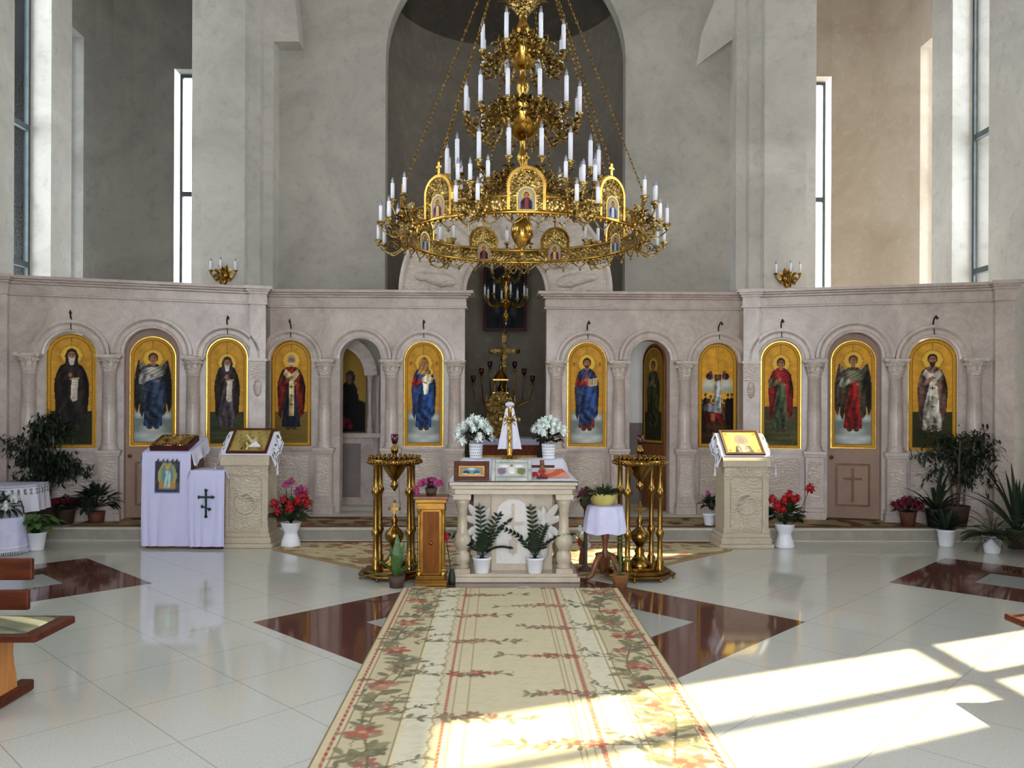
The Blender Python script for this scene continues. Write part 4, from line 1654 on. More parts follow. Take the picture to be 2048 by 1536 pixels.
for sg in (-1, 1):
    m = MB()
    m.M = Matrix.Translation((sg * .285, .232, 0))
    m.lathe([(.001, .16), (.05, .20), (.062, .35), (.045, .50), (.03, .54), (.035, .58), (.038, .62), (.028, .66), (.001, .68)], 0, 0, 10)
    for k in range(4):
        m.leaf((sg * .02, -.01, .52 - .02 * k), (sg * .5, -.3, .9 - .55 * k), .24 - .03 * k, .07, .2, 4, .4, up=Vector((0, 1, 0)))
        m.leaf((-sg * .01, -.01, .52 - .02 * k), (-sg * .3, -.3, .9 - .75 * k), .17, .05, .2, 4, .4, up=Vector((0, 1, 0)))
    m.build('carved_angel', M_whitem, tb)
cp = MB()
cp.box(-.075, .075, -.075, .075, .075, .115)
cp.lathe([(.06, .115), (.068, .13), (.055, .15), (.062, .165), (.072, .20), (.066, .25), (.045, .275), (.055, .29), (.078, .33), (.082, .38), (.06, .43), (.05, .44), (.055, .455), (.046, .47), (.042, .63), (.05, .64), (.045, .66), (.06, .70), (.075, .745), (.06, .75)], 0, 0, 20)
cp.box(-.08, .08, -.08, .08, .75, .80)
c0 = cp.build('turned_column', M_stone, tb, (-.47, .12, 0))
for x, y in ((.47, .12), (-.47, .66), (.47, .66)):
    copy_part(c0, tb, (x, y, 0))

# sloping desk under the cloth; cloth
SL0, SL1 = (7.36, .92), (7.86, 1.09)


def slope_z(y):
    return SL0[1] + (SL1[1] - SL0[1]) * min(max((y - SL0[0]) / (SL1[0] - SL0[0]), 0), 1)


tc = thing('table_cloth', 'white cloth with lace edge over the marble table top', 'tablecloth', (TX, 0, 0))
n1, n2 = 44, 40
xs = np.linspace(-.56, .58, n1)
us = np.linspace(0, 1, n2)
Xg = np.zeros((n2, n1)); Yg = Xg.copy(); Zg = Xg.copy()
for j, u in enumerate(us):
    for i, x in enumerate(xs):
        y = 7.30 + u * .72
        z = (SL0[1] + .004 + max(0, (y - SL0[0])) / .5 * .17) if y < SL1[0] else SL1[1] + .004
        ex = max(0, abs(x) - .50)
        Xg[j, i] = x * (1 if abs(x) < .50 else 1) - math.copysign(ex * .55, x)
        Xg[j, i] = math.copysign(min(abs(x), .515 + ex * .15 + (.05 if u < .05 else .02)), x) if abs(x) > .5 else x
        Zg[j, i] = max(z, .921) - ex * (1.7 + .5 * math.sin(u * 19)) * 1.0
        Yg[j, i] = y + .004 * math.sin(i * .9)
        if abs(x) > .5:
            Zg[j, i] = max(z, .921) - ex * 1.6
            Xg[j, i] = math.copysign(max(abs(Xg[j, i]), .592 if Zg[j, i] < .93 else abs(Xg[j, i])), x)
painted('cloth', Xg, Yg, Zg, np.ones(Xg.shape + (3,)) * np.array((216, 214, 226.0)), M_embro, tc)
m = MB()
m.prismz([(-.49, 7.38), (.49, 7.38), (.49, 7.98), (-.49, 7.98)], .916, .918)
poly = [(7.37, .917), (7.86, 1.086), (7.99, 1.086), (7.99, .917)]
vs = [(x, y, z) for x in (-.49, .49) for y, z in poly]
m.add(vs, [(0, 1, 2, 3), (7, 6, 5, 4), (0, 4, 5, 1), (1, 5, 6, 2), (2, 6, 7, 3), (3, 7, 4, 0)])
m.build('desk_wedge', M_woodl, tc)
# folded orange cloth
nn = 12
g = np.linspace(0, 1, nn)
U, V = np.meshgrid(g, g)
Xn = .27 + .27 * U * (1 - .25 * V)
Yn = 7.40 + .20 * V
Zn = SL0[1] + (Yn - SL0[0]) / .5 * .17 + .010 + .004 * np.sin(U * 9)
cn = np.where(((np.abs(U - V) < .25) | ((U + V) > 1.5))[..., None], np.array((206, 96, 60.0)), np.array((214, 150, 124.0)))
o = painted('folded_napkin', Xn, Yn, Zn, cn, M_embro, None, (TX, 0, 0))
tag(o, 'orange and cream embroidered napkin lying behind the dark wooden cross', 'napkin')


def simple_picture(w, h, fn, n=60):
    x = np.linspace(-w / 2, w / 2, n)
    z = np.linspace(0, h, max(8, int(n * h / w)))
    X, Z = np.meshgrid(x, z)
    P = Paint(X / w, Z / h, (190, 186, 176))
    fn(P)
    return X, Z, P.C


def framed(name, label, loc, w, h, lean, fw, fmat, fn, rz=0.0, gilt=None, thick=.022, cat='icon'):
    """standing or lying framed icon leaning back by 'lean'"""
    t = thing(name, label, cat, loc, rz)
    t.rotation_euler.x = -lean
    X, Z, Cc = simple_picture(w - 2 * fw, h - 2 * fw, fn)
    painted('painting', X, X * 0 - .004, Z + fw, Cc, M_icon, t)
    m = MB()
    for a in ((-w / 2, -w / 2 + fw, 0, h), (w / 2 - fw, w / 2, 0, h), (-w / 2 + fw, w / 2 - fw, 0, fw), (-w / 2 + fw, w / 2 - fw, h - fw, h)):
        m.box(a[0], a[1], -.012, thick - .002, a[2], a[3])
    m.box(-w / 2 + fw * .5, w / 2 - fw * .5, 0, thick - .004, fw * .5, h - fw * .5)
    m.build('frame', fmat, t, bevel=.003)
    if gilt:
        m = MB()
        q = fw
        gw = .012
        W2 = w / 2 - fw
        for a in ((-W2, -W2 + gw, q, h - q), (W2 - gw, W2, q, h - q), (-W2 + gw, W2 - gw, q, q + gw), (-W2 + gw, W2 - gw, h - q - gw, h - q)):
            m.box(a[0], a[1], -.009, -.001, a[2], a[3])
        m.build('inner_border', gilt, t)
    return t


def pic_kneel(P):
    P.C[:] = (150, 130, 104)
    P.ell(0, .5, .46, .36, (96, 140, 150), soft=.6)
    P.ell(0, .72, .2, .16, (170, 206, 214), soft=.6)
    for sg in (-1, 1):
        P.ell(sg * .2, .38, .14, .2, (34, 56, 84) if sg < 0 else (34, 88, 136), soft=.2)
        P.ell(sg * .24, .24, .16, .08, (200, 186, 166), soft=.4)
        P.ell(sg * .12, .55, .04, .09, SKIN)
    P.ell(0, .16, .3, .08, (206, 176, 130), soft=.6)


def pic_group(P):
    P.C[:] = (176, 178, 172)
    for sg in (-1, 1):
        P.ell(sg * .22, .78, .2, .16, (214, 218, 220), soft=.6)
        P.ell(sg * .3, .42, .16, .3, (116, 104, 128) if sg < 0 else (104, 116, 76), soft=.4)
        for k in range(3):
            P.ell(sg * (.2 + .1 * k), .62 - .03 * k, .035, .06, (130, 96, 74))
    P.ell(0, .5, .12, .3, (206, 206, 204), soft=.4)
    P.ell(0, .82, .05, .07, SKIN)
    P.ell(0, .16, .34, .16, (190, 186, 166), soft=.5)
    P.ell(.02, .34, .1, .1, (220, 222, 230), soft=.5)
    P.line([(-.4, .08), (.4, .06)], .02, (96, 90, 84))


framed('framed_icon', 'small icon of two kneeling figures in a red-brown wooden frame', (TX - .385, 7.335, .918), .325, .185, math.radians(12), .045, M_wood, pic_kneel, gilt=M_gilt)
framed('framed_icon', 'wider icon with a grey-silver frame leaning at the middle of the marble table', (TX - .018, 7.33, .918), .37, .205, math.radians(12), .036, M_silver, pic_group)
# dark wooden standing cross
wc = thing('standing_cross', 'small dark wooden cross with red flowers on the marble table', 'cross', (TX + .265, 7.40, .938))
m = MB()
m.box(-.05, .05, -.02, .03, 0, .02)
m.box(-.02, .02, -.006, .016, .02, .17)
m.box(-.115, .115, -.007, .017, .10, .125)
m.build('cross', M_frame, wc, bevel=.002)
m = MB()
m.leaf((0, -.015, .02), (0, -.1, 1), .13, .05, 0, 4, .3, up=Vector((0, 1, 0)))
m.ball((0, -.012, .145), .022, 8)
m.build('figurine', M_woodm, wc)
m = MB()
for i in range(10):
    a = i * 2.4
    m.ball((.05 * math.cos(a) - .03, -.03 + .012 * math.sin(a), .03 + .02 * (i % 3)), .016, 6)
m.build('flower_posy', M_red, wc)

# gilt altar cross with a white towel
gc = thing('altar_cross', 'tall gilt cross with a white towel over it, at the back of the marble table', 'cross', (TX - .03, 7.80, 1.0))
m = MB()
z_b = .075
m.lathe([(.075, z_b), (.078, z_b + .02), (.04, z_b + .04), (.022, z_b + .07), (.034, z_b + .10), (.018, z_b + .13), (.014, z_b + .2), (.024, z_b + .22), (.012, z_b + .25)], 0, 0, 16)
for i in range(6):
    a = 2 * PI * i / 6
    m.leaf((.03 * math.cos(a), .03 * math.sin(a), z_b + .05), (math.cos(a), math.sin(a), -.2), .09, .03, .6, 4, .4)
m.build('foot', M_gold, gc)
m = MB()
m.box(-.018, .018, -.012, .012, .30, .58)
m.box(-.075, .075, -.0125, .0125, .46, .495)
for x, z in ((-.085, .478), (.085, .478), (0, .595)):
    m.ball((x, 0, z), .022, 8)
for i in range(8):
    a = 2 * PI * i / 8
    m.tube([(.03 * math.cos(a), 0, .478 + .03 * math.sin(a)), (.085 * math.cos(a), 0, .478 + .085 * math.sin(a))], .004, 5)
m.leaf((0, -.015, .50), (0, -.05, -1), .17, .04, 0, 4, .3, up=Vector((0, 1, 0)))
m.build('cross', M_goldf, gc)
g1, g2 = np.linspace(0, 1, 26), np.linspace(-1, 1, 25)
U, V = np.meshgrid(g2, g1)
wv = .042 + .075 * V
Xc = U * wv
Yc = .03 + .02 * np.cos(U * 9) * V - .05 * np.abs(U) * (V > .2)
Zc = .62 - .43 * V - .02 * (1 - V) * np.abs(U) * 2
cc = np.ones(Xc.shape + (3,)) * np.array((226, 226, 238.0))
painted('towel', Xc, Yc, Zc, cc, M_embro, gc)
m = MB()
m.ball((0, .01, .625), .045, 12, .6)
m.build('towel_knot', M_cloth, gc)


# ------------------------------------------------------------------ plants
def pot_obj(parent, prof, mat, soil_z, soil_r, n=24):
    m = MB()
    m.lathe(prof, 0, 0, n)
    o = m.build('pot', mat, parent)
    s_ = MB()
    s_.lathe([(.0005, soil_z), (soil_r, soil_z)], 0, 0, n)
    s_.build('soil', M_soil, parent)
    return o


def flower_head_mesh(r, mat):
    m = MB()
    rn = random.Random(5)
    m.ball((0, 0, 0), r * .55, 8)
    for i in range(34):
        z = 1 - 2 * (i + .5) / 34
        a = i * 2.4
        s_ = math.sqrt(1 - z * z)
        d = Vector((s_ * math.cos(a), s_ * math.sin(a), z))
        m.leaf(d * r * .45, d + Vector((rn.uniform(-.5, .5), rn.uniform(-.5, .5), rn.uniform(-.5, .5))), r * .62, r * .55, .1, 2, .3)
    return m


def add_flowers(parent, spots, mat, r):
    p = None
    for s_ in spots:
        if p is None:
            p = flower_head_mesh(r, mat).build('flower_head', mat, parent, s_)
        else:
            q = copy_part(p, parent, s_, random.uniform(0, 6))
            k = random.uniform(.8, 1.15)
            q.scale = (k, k, k)


VASE = [(.001, .0), (.105, .0), (.112, .015), (.10, .07), (.078, .13), (.072, .155), (.08, .175), (.098, .21), (.112, .26), (.118, .275), (.108, .275), (.095, .22), (.001, .2)]
WPOT = [(.001, 0), (.075, 0), (.078, .01), (.098, .17), (.104, .175), (.104, .195), (.094, .195), (.088, .15), (.001, .15)]
SPOT = [(.001, 0), (.062, 0), (.064, .006), (.082, .12), (.088, .125), (.088, .142), (.078, .142), (.074, .12), (.001, .12)]


def round_bush(m, n, z0, rx, rz, L, W, droop=.6, rnd=None, mat_bias=0):
    rnd = rnd or random
    for i in range(n):
        a = rnd.uniform(0, 2 * PI)
        e = math.asin(rnd.uniform(-.25, 1))
        d = Vector((math.cos(e) * math.cos(a), math.cos(e) * math.sin(a), math.sin(e)))
        k = rnd.uniform(.55, 1)
        p = Vector((d.x * rx * k, d.y * rx * k, z0 + d.z * rz * k))
        m.leaf(p, d + Vector((0, 0, .2)), L * rnd.uniform(.7, 1.2), W * rnd.uniform(.7, 1.2), droop, 3, .3)
        if i % 3 == 0:
            m.tube([(d.x * .01, d.y * .01, z0 - rz * .3), p], .003, 4)


# geraniums in tall white vases, one on either side
def geranium(name, label, x, y, reds, pinks, n=110):
    t = thing(name, label, 'potted plant', (x, y, 0))
    pot_obj(t, VASE, M_pot, .235, .098)
    m = MB()
    round_bush(m, n, .36, .17, .14, .10, .085)
    for p in reds + pinks:
        m.tube([(0, 0, .26), (p[0] * .6, p[1] * .6, .4), p], .004, 5)
    m.build('foliage', M_leaf, t)
    add_flowers(t, reds, M_red, .062)
    if pinks:
        add_flowers(t, pinks, M_pink, .05)


geranium('geranium', 'red and pink geraniums in a white waisted vase left of the gate', -2.46, 9.18,
         [(-.16, -.1, .50), (-.05, -.12, .55), (.11, -.12, .53), (.16, -.05, .58), (-.11, -.14, .42), (.03, -.16, .47), (.18, 0, .50)],
         [(0, .02, .74), (-.06, .0, .70), (.10, .03, .66), (.15, .02, .63), (.06, .05, .62)])
geranium('geranium', 'red geraniums in a white waisted vase beside the sunlit lectern', 3.20, 9.14,
         [(-.02, -.05, .55), (-.12, -.1, .49), (.08, -.08, .56), (.13, -.03, .57), (.30, .02, .68), (-.16, -.05, .56), (-.06, -.12, .45), (.06, .02, .60)], [], 120)


# zz plants on the plinth of the table
def zz(name, label, x, y, fronds):
    t = thing(name, label, 'potted plant', (x, y, .075), 0, None)
    pot_obj(t, SPOT, M_pot, .125, .074)
    for az, tilt, L in fronds:
        m = MB()
        N = 11
        pts = []
        for q in range(N + 1):
            tt = q / N
            b_ = tilt * (.35 + .65 * tt)
            pts.append(Vector((math.cos(az) * L * tt * math.sin(b_), math.sin(az) * L * tt * math.sin(b_), .12 + L * tt * math.cos(b_))))
        m.tube(pts, [.007 * (1 - .6 * q / N) for q in range(N + 1)], 6)
        for q in range(3, N + 1):
            d = (pts[q] - pts[q - 1]).normalized()
            s_ = d.cross(Vector((-math.sin(az) * .3, math.cos(az) * .3, 1)) if abs(d.z) < .9 else Vector((0, 1, 0)))
            s_ = Vector((1, 0, 0)) if s_.length < .1 else s_.normalized()
            if abs(d.z) > .75:
                s_ = Vector((1, 0, 0))
            sz = .075 * (1.1 - .35 * q / N)
            for sg in (-1, 1):
                m.leaf(pts[q], s_ * sg + d * .75, sz, .026, .2, 3, .2, up=Vector((0, 1, .3)))
        m.leaf(pts[-1], pts[-1] - pts[-2], .06, .028, 0, 3, .2, up=Vector((0, 1, .2)))
        m.build('frond', M_zz, t)
    return t


zz('zz_plant', 'dark green zz plant in a white pot at the left foot of the marble table', -.243, 7.375,
   [(2.2, .07, .46), (0, .60, .42), (.3, .38, .42), (3.1, 1.05, .44), (3.0, .75, .30), (4.9, .3, .24), (.1, 1.15, .26)])
zz('zz_plant', 'dark green zz plant in a white pot at the right foot of the marble table', .245, 7.375,
   [(3.1, .08, .46), (3.1, .80, .40), (0, .95, .40), (.2, .30, .30), (4.4, .25, .24)])
# single red rose standing left of the table
t = thing('red_rose', 'single red rose on a tall stem left of the marble table', 'flower', (TX - .605, 7.215, 0))
m = MB()
m.tube([(.05, .02, .001), (.03, .01, .2), (.01, 0, .33), (0, 0, .40)], .0045, 6)
m.leaf((.02, 0, .25), (.8, -.2, .5), .12, .05, .5)
m.leaf((.03, 0, .16), (.9, .1, .4), .12, .05, .6)
m.lathe([(.001, .001), (.03, .001), (.034, .03), (.028, .09), (.02, .12), (.024, .13), (.001, .125)], .05, .02, 12)
m.build('stem', M_leafd, t)
p = flower_head_mesh(.042, M_red).build('bloom', M_red, t, (0, 0, .425))

# white flowers in patterned pots on the table
PP = [(.001, 0), (.058, 0), (.06, .004), (.07, .145), (.066, .148), (.062, .12), (.001, .12)]


def white_pot(label, x, y, z, spots, seed):
    random.seed(seed)
    t = thing('flower_pot', label, 'potted plant', (x, y, z))
    pot_obj(t, PP, M_pot, .13, .06)
    m = MB()
    for i in range(4):
        for q in range(22):
            a = 2 * PI * (q + .5 * (i % 2)) / 22
            r = .062 + .0105 * (.025 + .033 * i) / .145 + .0
            zc = .03 + .028 * i
            r = .06 + .01 * zc / .145
            c, s_ = math.cos(a), math.sin(a)
            e = .006
            m.add([((r + .0012) * math.cos(a - e / r), (r + .0012) * math.sin(a - e / r), zc - .009), ((r + .0012) * math.cos(a + e / r), (r + .0012) * math.sin(a + e / r), zc), ((r + .0012) * math.cos(a - .2 * e / r), (r + .0012) * math.sin(a - .2 * e / r), zc + .011)], [(0, 1, 2)])
    m.build('pot_pattern', M_grey, t)
    m = MB()
    round_bush(m, 90, .20, .13, .08, .075, .05, .7)
    m.build('foliage', M_leafd, t)
    add_flowers(t, spots, M_white, .052)


def dome(n, r, z0, h, seed):
    rn = random.Random(seed)
    out = []
    for i in range(n):
        a = i * 2.4
        k = math.sqrt((i + .5) / n)
        out.append((r * k * math.cos(a), r * k * math.sin(a), z0 + h * (1 - k * k) + rn.uniform(-.015, .015)))
    return out


white_pot('white flowers spilling loosely from a patterned white pot above the kneeling figures icon', TX - .36, 7.88, 1.094, dome(20, .175, .26, .13, 1) + [(.15, -.05, .21), (-.13, -.1, .18), (.04, -.15, .21), (-.17, -.04, .24)], 4)
white_pot('dense dome of white flowers in a patterned white pot behind the dark wooden cross', TX + .355, 7.88, 1.094, dome(30, .165, .26, .11, 2), 5)

# ------------------------------------------------------------------ candle stands
def candle_stand(x, y, rz, label):
    t = thing('candle_stand', label, 'candle stand', (x, y, 0), rz, None)
    m = MB()
    R8 = [(.345 * math.cos(2 * PI * i / 8 + PI / 8), .29 * math.sin(2 * PI * i / 8 + PI / 8)) for i in range(8)]
    m.prismz([(a * 1.0, b_ * 1.0) for a, b_ in R8], .035, .055)
    m.prismz([(a * .86, b_ * .86) for a, b_ in R8], .055, .085)
    m.prismz([(a * .62, b_ * .62) for a, b_ in R8], .085, .11)
    for a, b_ in R8:
        m.ball((a * .93, b_ * .93, .0185), .0185, 8)
    m.build('base', M_gold2, t, bevel=.004)
    col = MB()
    col.lathe([(.045, .085), (.05, .11), (.032, .14), (.04, .17), (.026, .19), (.024, .38), (.03, .40), (.042, .43), (.03, .46), (.024, .48), (.023, .76), (.03, .78), (.044, .81), (.03, .84), (.024, .86), (.024, 1.04), (.034, 1.06)], 0, 0, 14)
    c0 = None
    for sx_ in (-1, 1):
        for sy_ in (-1, 1):
            if c0 is None:
                c0 = col.build('post', M_gold2, t, (sx_ * .155, sy_ * .13, 0))
            else:
                copy_part(c0, t, (sx_ * .155, sy_ * .13, 0))
    m = MB()
    m.lathe([(.001, 1.06), (.235, 1.06), (.25, 1.075), (.245, 1.09), (.25, 1.11), (.225, 1.11), (.22, 1.09), (.001, 1.09)], 0, 0, 36)
    for k, (R_, n) in enumerate(((.235, 30), (.17, 20), (.11, 12))):
        for i in range(n):
            a = 2 * PI * i / n + k * .1
            m.lathe([(.006, 1.09), (.006, 1.118), (.011, 1.13), (.011, 1.142), (.006, 1.14)], R_ * math.cos(a), R_ * math.sin(a), 7)
    for i in range(40):
        a = 2 * PI * i / 40
        m.ball((.25 * math.cos(a), .25 * math.sin(a), 1.085), .016, 5)
    m.build('tray', M_gold2, t)
    m = MB()
    m.lathe([(.13, 1.06), (.11, 1.03), (.05, .94), (.03, .915), (.02, .90), (.036, .875), (.036, .85), (.02, .825), (.001, .80)], 0, 0, 20)
    m.build('under_bowl', M_gold2, t)
    m = MB()
    m.lathe([(.02, 1.09), (.03, 1.12), (.018, 1.15), (.034, 1.18), (.036, 1.20), (.016, 1.235), (.014, 1.25)], 0, 0, 14)
    m.build('lamp_stem', M_gold2, t)
    m = MB()
    m.lathe([(.012, 1.245), (.026, 1.26), (.034, 1.29), (.036, 1.34), (.032, 1.34), (.028, 1.29), (.001, 1.27)], 0, 0, 14)
    m.build('glass_cup', M_cup, t)
    f = MB()
    f.lathe([(.11, .11), (.115, .13), (.07, .17), (.04, .22), (.05, .25), (.03, .28), (.045, .31), (.085, .36), (.09, .40), (.065, .44), (.03, .47), (.024, .50), (.035, .53), (.02, .56), (.014, .59)], 0, 0, 18)
    f.build('urn', M_gold2, t)
    m = MB()
    m.box(-.011, .011, -.008, .008, .585, .70)
    m.box(-.042, .042, -.0085, .0085, .63, .652)
    for xx, zz_ in ((-.045, .641), (.045, .641), (0, .705)):
        m.ball((xx, 0, zz_), .015, 8)
    m.build('finial_cross', M_gold2, t)


candle_stand(-1.07, 7.54, 0, 'brass four-post candle stand beside the amber donation box')
candle_stand(1.24, 7.52, .12, 'brass four-post candle stand behind the round draped table, sun on its base')

# amber donation box with flowers on top
bx = thing('donation_box', 'gilt amber-panelled pedestal box with turned corner rods', 'box', (-.695, 7.16, 0))
m = MB()
m.box(-.145, .145, -.02, .17, .001, .05)
m.box(-.13, .13, -.01, .16, .05, .09)
m.box(-.105, .105, .01, .15, .09, .68)
m.box(-.125, .125, -.01, .16, .68, .74)
m.box(-.14, .14, -.02, .17, .74, .775)
m.build('body', M_gilt, bx, bevel=.004)
m = MB()
m.box(-.155, .155, -.035, .185, .775, .80)
m.build('top', M_woodm, bx, bevel=.004)
m = MB()
m.box(-.072, .072, .002, .011, .11, .66)
m.build('front_panel', M_giltp, bx)
rod = MB()
rod.lathe([(.022, .09), (.022, .12), (.012, .13)] + [(.011 + .003 * (i % 2), .13 + .52 * i / 30) for i in range(31)] + [(.02, .66), (.02, .68)], 0, 0, 10)
r0_ = None
for x_ in (-.108, .108):
    for y_ in (.005, .145):
        if r0_ is None:
            r0_ = rod.build('corner_rod', M_gold, bx, (x_, y_, 0))
        else:
            copy_part(r0_, bx, (x_, y_, 0))
m = MB()
m.ball((0, 0, .38), .018, 10, 1, 1)
m.build('lock_boss', M_gold2, bx)
t = thing('pink_flowers', 'low pot of pink flowers on the donation box', 'potted plant', (-.70, 7.235, .80))
pot_obj(t, [(.001, 0), (.045, 0), (.055, .07), (.05, .07), (.001, .06)], M_potd, .062, .048)
m = MB()
round_bush(m, 40, .09, .07, .04, .05, .035, .6)
m.build('foliage', M_leafd, t)
add_flowers(t, dome(13, .11, .10, .045, 3) + [(-.13, -.03, .06), (-.12, -.06, .03)], M_pink, .034)

# long-leaved plant before the left candle stand
t = thing('leafy_plant', 'broad-leaved green plant in a dark pot in front of the left candle stand', 'potted plant', (-.99, 7.10, 0))
pot_obj(t, [(.001, 0), (.06, 0), (.078, .11), (.07, .11), (.001, .1)], M_potd, .1, .07)
m = MB()
for az, tl, L, W in ((3.3, 1.25, .34, .07), (2.9, .7, .28, .06), (1.6, .1, .38, .08), (1.2, .35, .33, .07), (.3, .8, .26, .06), (4.6, .3, .24, .08), (.1, .35, .36, .055), (2.4, .25, .3, .07), (5.6, .6, .2, .06)):
    m.leaf((0, 0, .09), (math.cos(az) * math.sin(tl), math.sin(az) * math.sin(tl), math.cos(tl)), L, W, .55, 6, .25)
m.build('foliage', M_leafb, t)

# round draped table with yellow bowl
rt = thing('pedestal_table', 'small turned wooden pedestal table on three curved feet, under a white cloth', 'table', (.905, 7.45, 0))
m = MB()
m.lathe([(.03, .20), (.036, .24), (.022, .28), (.03, .36), (.04, .40), (.028, .44), (.02, .46), (.034, .48), (.034, .63), (.06, .665), (.001, .665)], 0, 0, 14)
m.build('column', M_woodm, rt)
fm = MB()
fm.tube([(0, 0, .24), (.07, 0, .22), (.12, 0, .13), (.15, 0, .05), (.20, 0, .024)], [.026, .03, .028, .024, .022], 8)
f0 = fm.build('foot', M_woodm, rt)
f0.rotation_euler.z = -.5
copy_part(f0, rt, None, PI + .5)
copy_part(f0, rt, None, PI / 2)
m = MB()
m.lathe([(.001, .665), (.16, .665), (.16, .685), (.001, .685)], 0, 0, 24)
m.build('tabletop', M_woodm, rt)
t = MB()
n = 64
vs, fs = [(0, 0, .69)], []
rows = [(.08, .69, 0), (.15, .69, 0), (.168, .682, .3), (.178, .62, .8), (.19, .53, 1), (.20, .44, 1.2)]
for r, z, w_ in rows:
    for i in range(n):
        a = 2 * PI * i / n
        q = r + w_ * .012 * math.sin(a * 9 + .6 * math.sin(a * 2))
        vs.append((q * math.cos(a), q * math.sin(a), z - (.008 * math.sin(a * 5) if z < .5 else 0)))
for i in range(n):
    fs.append((0, 1 + i, 1 + (i + 1) % n))
for j in range(len(rows) - 1):
    for i in range(n):
        k = (i + 1) % n
        fs.append((1 + j * n + i, 1 + (j + 1) * n + i, 1 + (j + 1) * n + k, 1 + j * n + k))
t.add(vs, fs, True)
o = t.build('round_tablecloth', M_cloth, None, (.905, 7.45, 0))
tag(o, 'short pleated white cloth hanging over the small pedestal table', 'tablecloth')
t = thing('yellow_planter', 'yellow bowl of green plants on the draped pedestal table', 'potted plant', (.885, 7.45, .692))
pot_obj(t, [(.001, 0), (.10, 0), (.135, .10), (.138, .11), (.128, .11), (.001, .09)], M_poty, .098, .126, 28)
m = MB()
for i in range(170):
    a = random.uniform(0, 2 * PI)
    r = .13 * math.sqrt(random.random())
    m.leaf((r * math.cos(a), r * math.sin(a), .09), (math.cos(a) * r * 8, math.sin(a) * r * 8, 1.0), random.uniform(.07, .14), .018, .9, 3, .2)
for i in range(34):
    a = random.uniform(2.4, 3.9)
    m.leaf((.13 * math.cos(a), .13 * math.sin(a), .10), (math.cos(a), math.sin(a), .3), random.uniform(.08, .2), .02, 1.6, 4, .2)
m.build('foliage', M_leaf, t)
t = thing('pink_flowers', 'tuft of pink flowers rising behind the yellow bowl, on a stand by the marble table', 'potted plant', (.76, 7.80, 0))
m = MB()
m.lathe([(.001, .0), (.07, .0), (.075, .02), (.02, .05), (.018, .6), (.06, .66), (.06, .70), (.05, .70), (.001, .68)], 0, 0, 14)
m.build('pot', M_potd, t)
m = MB()
round_bush(m, 40, .74, .07, .05, .06, .035, .7)
m.build('foliage', M_leafd, t)
add_flowers(t, [(x + .0, y, z + .72) for x, y, z in dome(8, .07, .03, .05, 9)], M_pink, .034)

# wicker pot and tall-stemmed plant near the pedestal table
t = thing('wicker_pot', 'empty wicker pot standing right behind the pedestal table feet', 'pot', (.945, 7.87, 0))
m = MB()
m.lathe([(.001, .0), (.055, .0), (.058, .01), (.078, .14), (.084, .15), (.08, .16), (.07, .15), (.06, .02), (.001, .02)], 0, 0, 24)
m.build('basket', M_wick, t)
m = MB()
m.lathe([(.0005, .12), (.069, .12)], 0, 0, 20)
m.tube([(-.02, 0, .12), (-.02, 0, .17), (.0, .0, .19), (.03, 0, .18)], .006, 5)
m.build('dry_stem', M_soil, t)
t = thing('seedling_pot', 'clay pot with a tall thin leafy stem before the sunlit candle stand', 'potted plant', (1.00, 7.14, 0))
pot_obj(t, [(.001, 0), (.06, 0), (.075, .10), (.078, .11), (.07, .11), (.001, .09)], M_wick, .10, .07)
m = MB()
m.tube([(0, 0, .1), (.005, 0, .2), (-.005, .01, .32), (0, .01, .42)], [.012, .01, .007, .004], 6)
for az, z, L in ((2.9, .26, .15), (.2, .24, .19), (.5, .2, .2), (1.4, .3, .12), (3.6, .2, .12), (2.2, .38, .08), (5.5, .36, .08)):
    m.leaf((0, .005, z), (math.cos(az), math.sin(az), .35), L, .05, .6, 5, .3)
for i in range(10):
    a = i * .7
    m.leaf((0, .01, .41), (math.cos(a), math.sin(a), .6), .05, .03, .2, 2, .3)
m.build('foliage', M_leafb, t)
# white and red flowers on the far side of the table
t = thing('white_lilies', 'white and red cut flowers in a slim vase behind the right table column', 'flowers', (.77, 8.12, 0))
m = MB()
m.lathe([(.001, 0), (.04, 0), (.045, .05), (.03, .14), (.036, .17), (.03, .17), (.001, .15)], 0, 0, 14)
m.build('vase', M_pott, t)
m = MB()
for i in range(12):
    a = i * 2.4
    m.leaf((0, 0, .15), (math.cos(a) * .5, math.sin(a) * .5, 1), .16, .03, .4, 4, .3)
m.build('foliage', M_leafb, t)
add_flowers(t, [(.03, -.03, .27), (-.03, -.02, .37), (.05, 0, .20), (.01, .03, .30)], M_white, .04)
add_flowers(t, [(-.04, -.03, .25), (-.03, 0, .21)], M_red, .032)

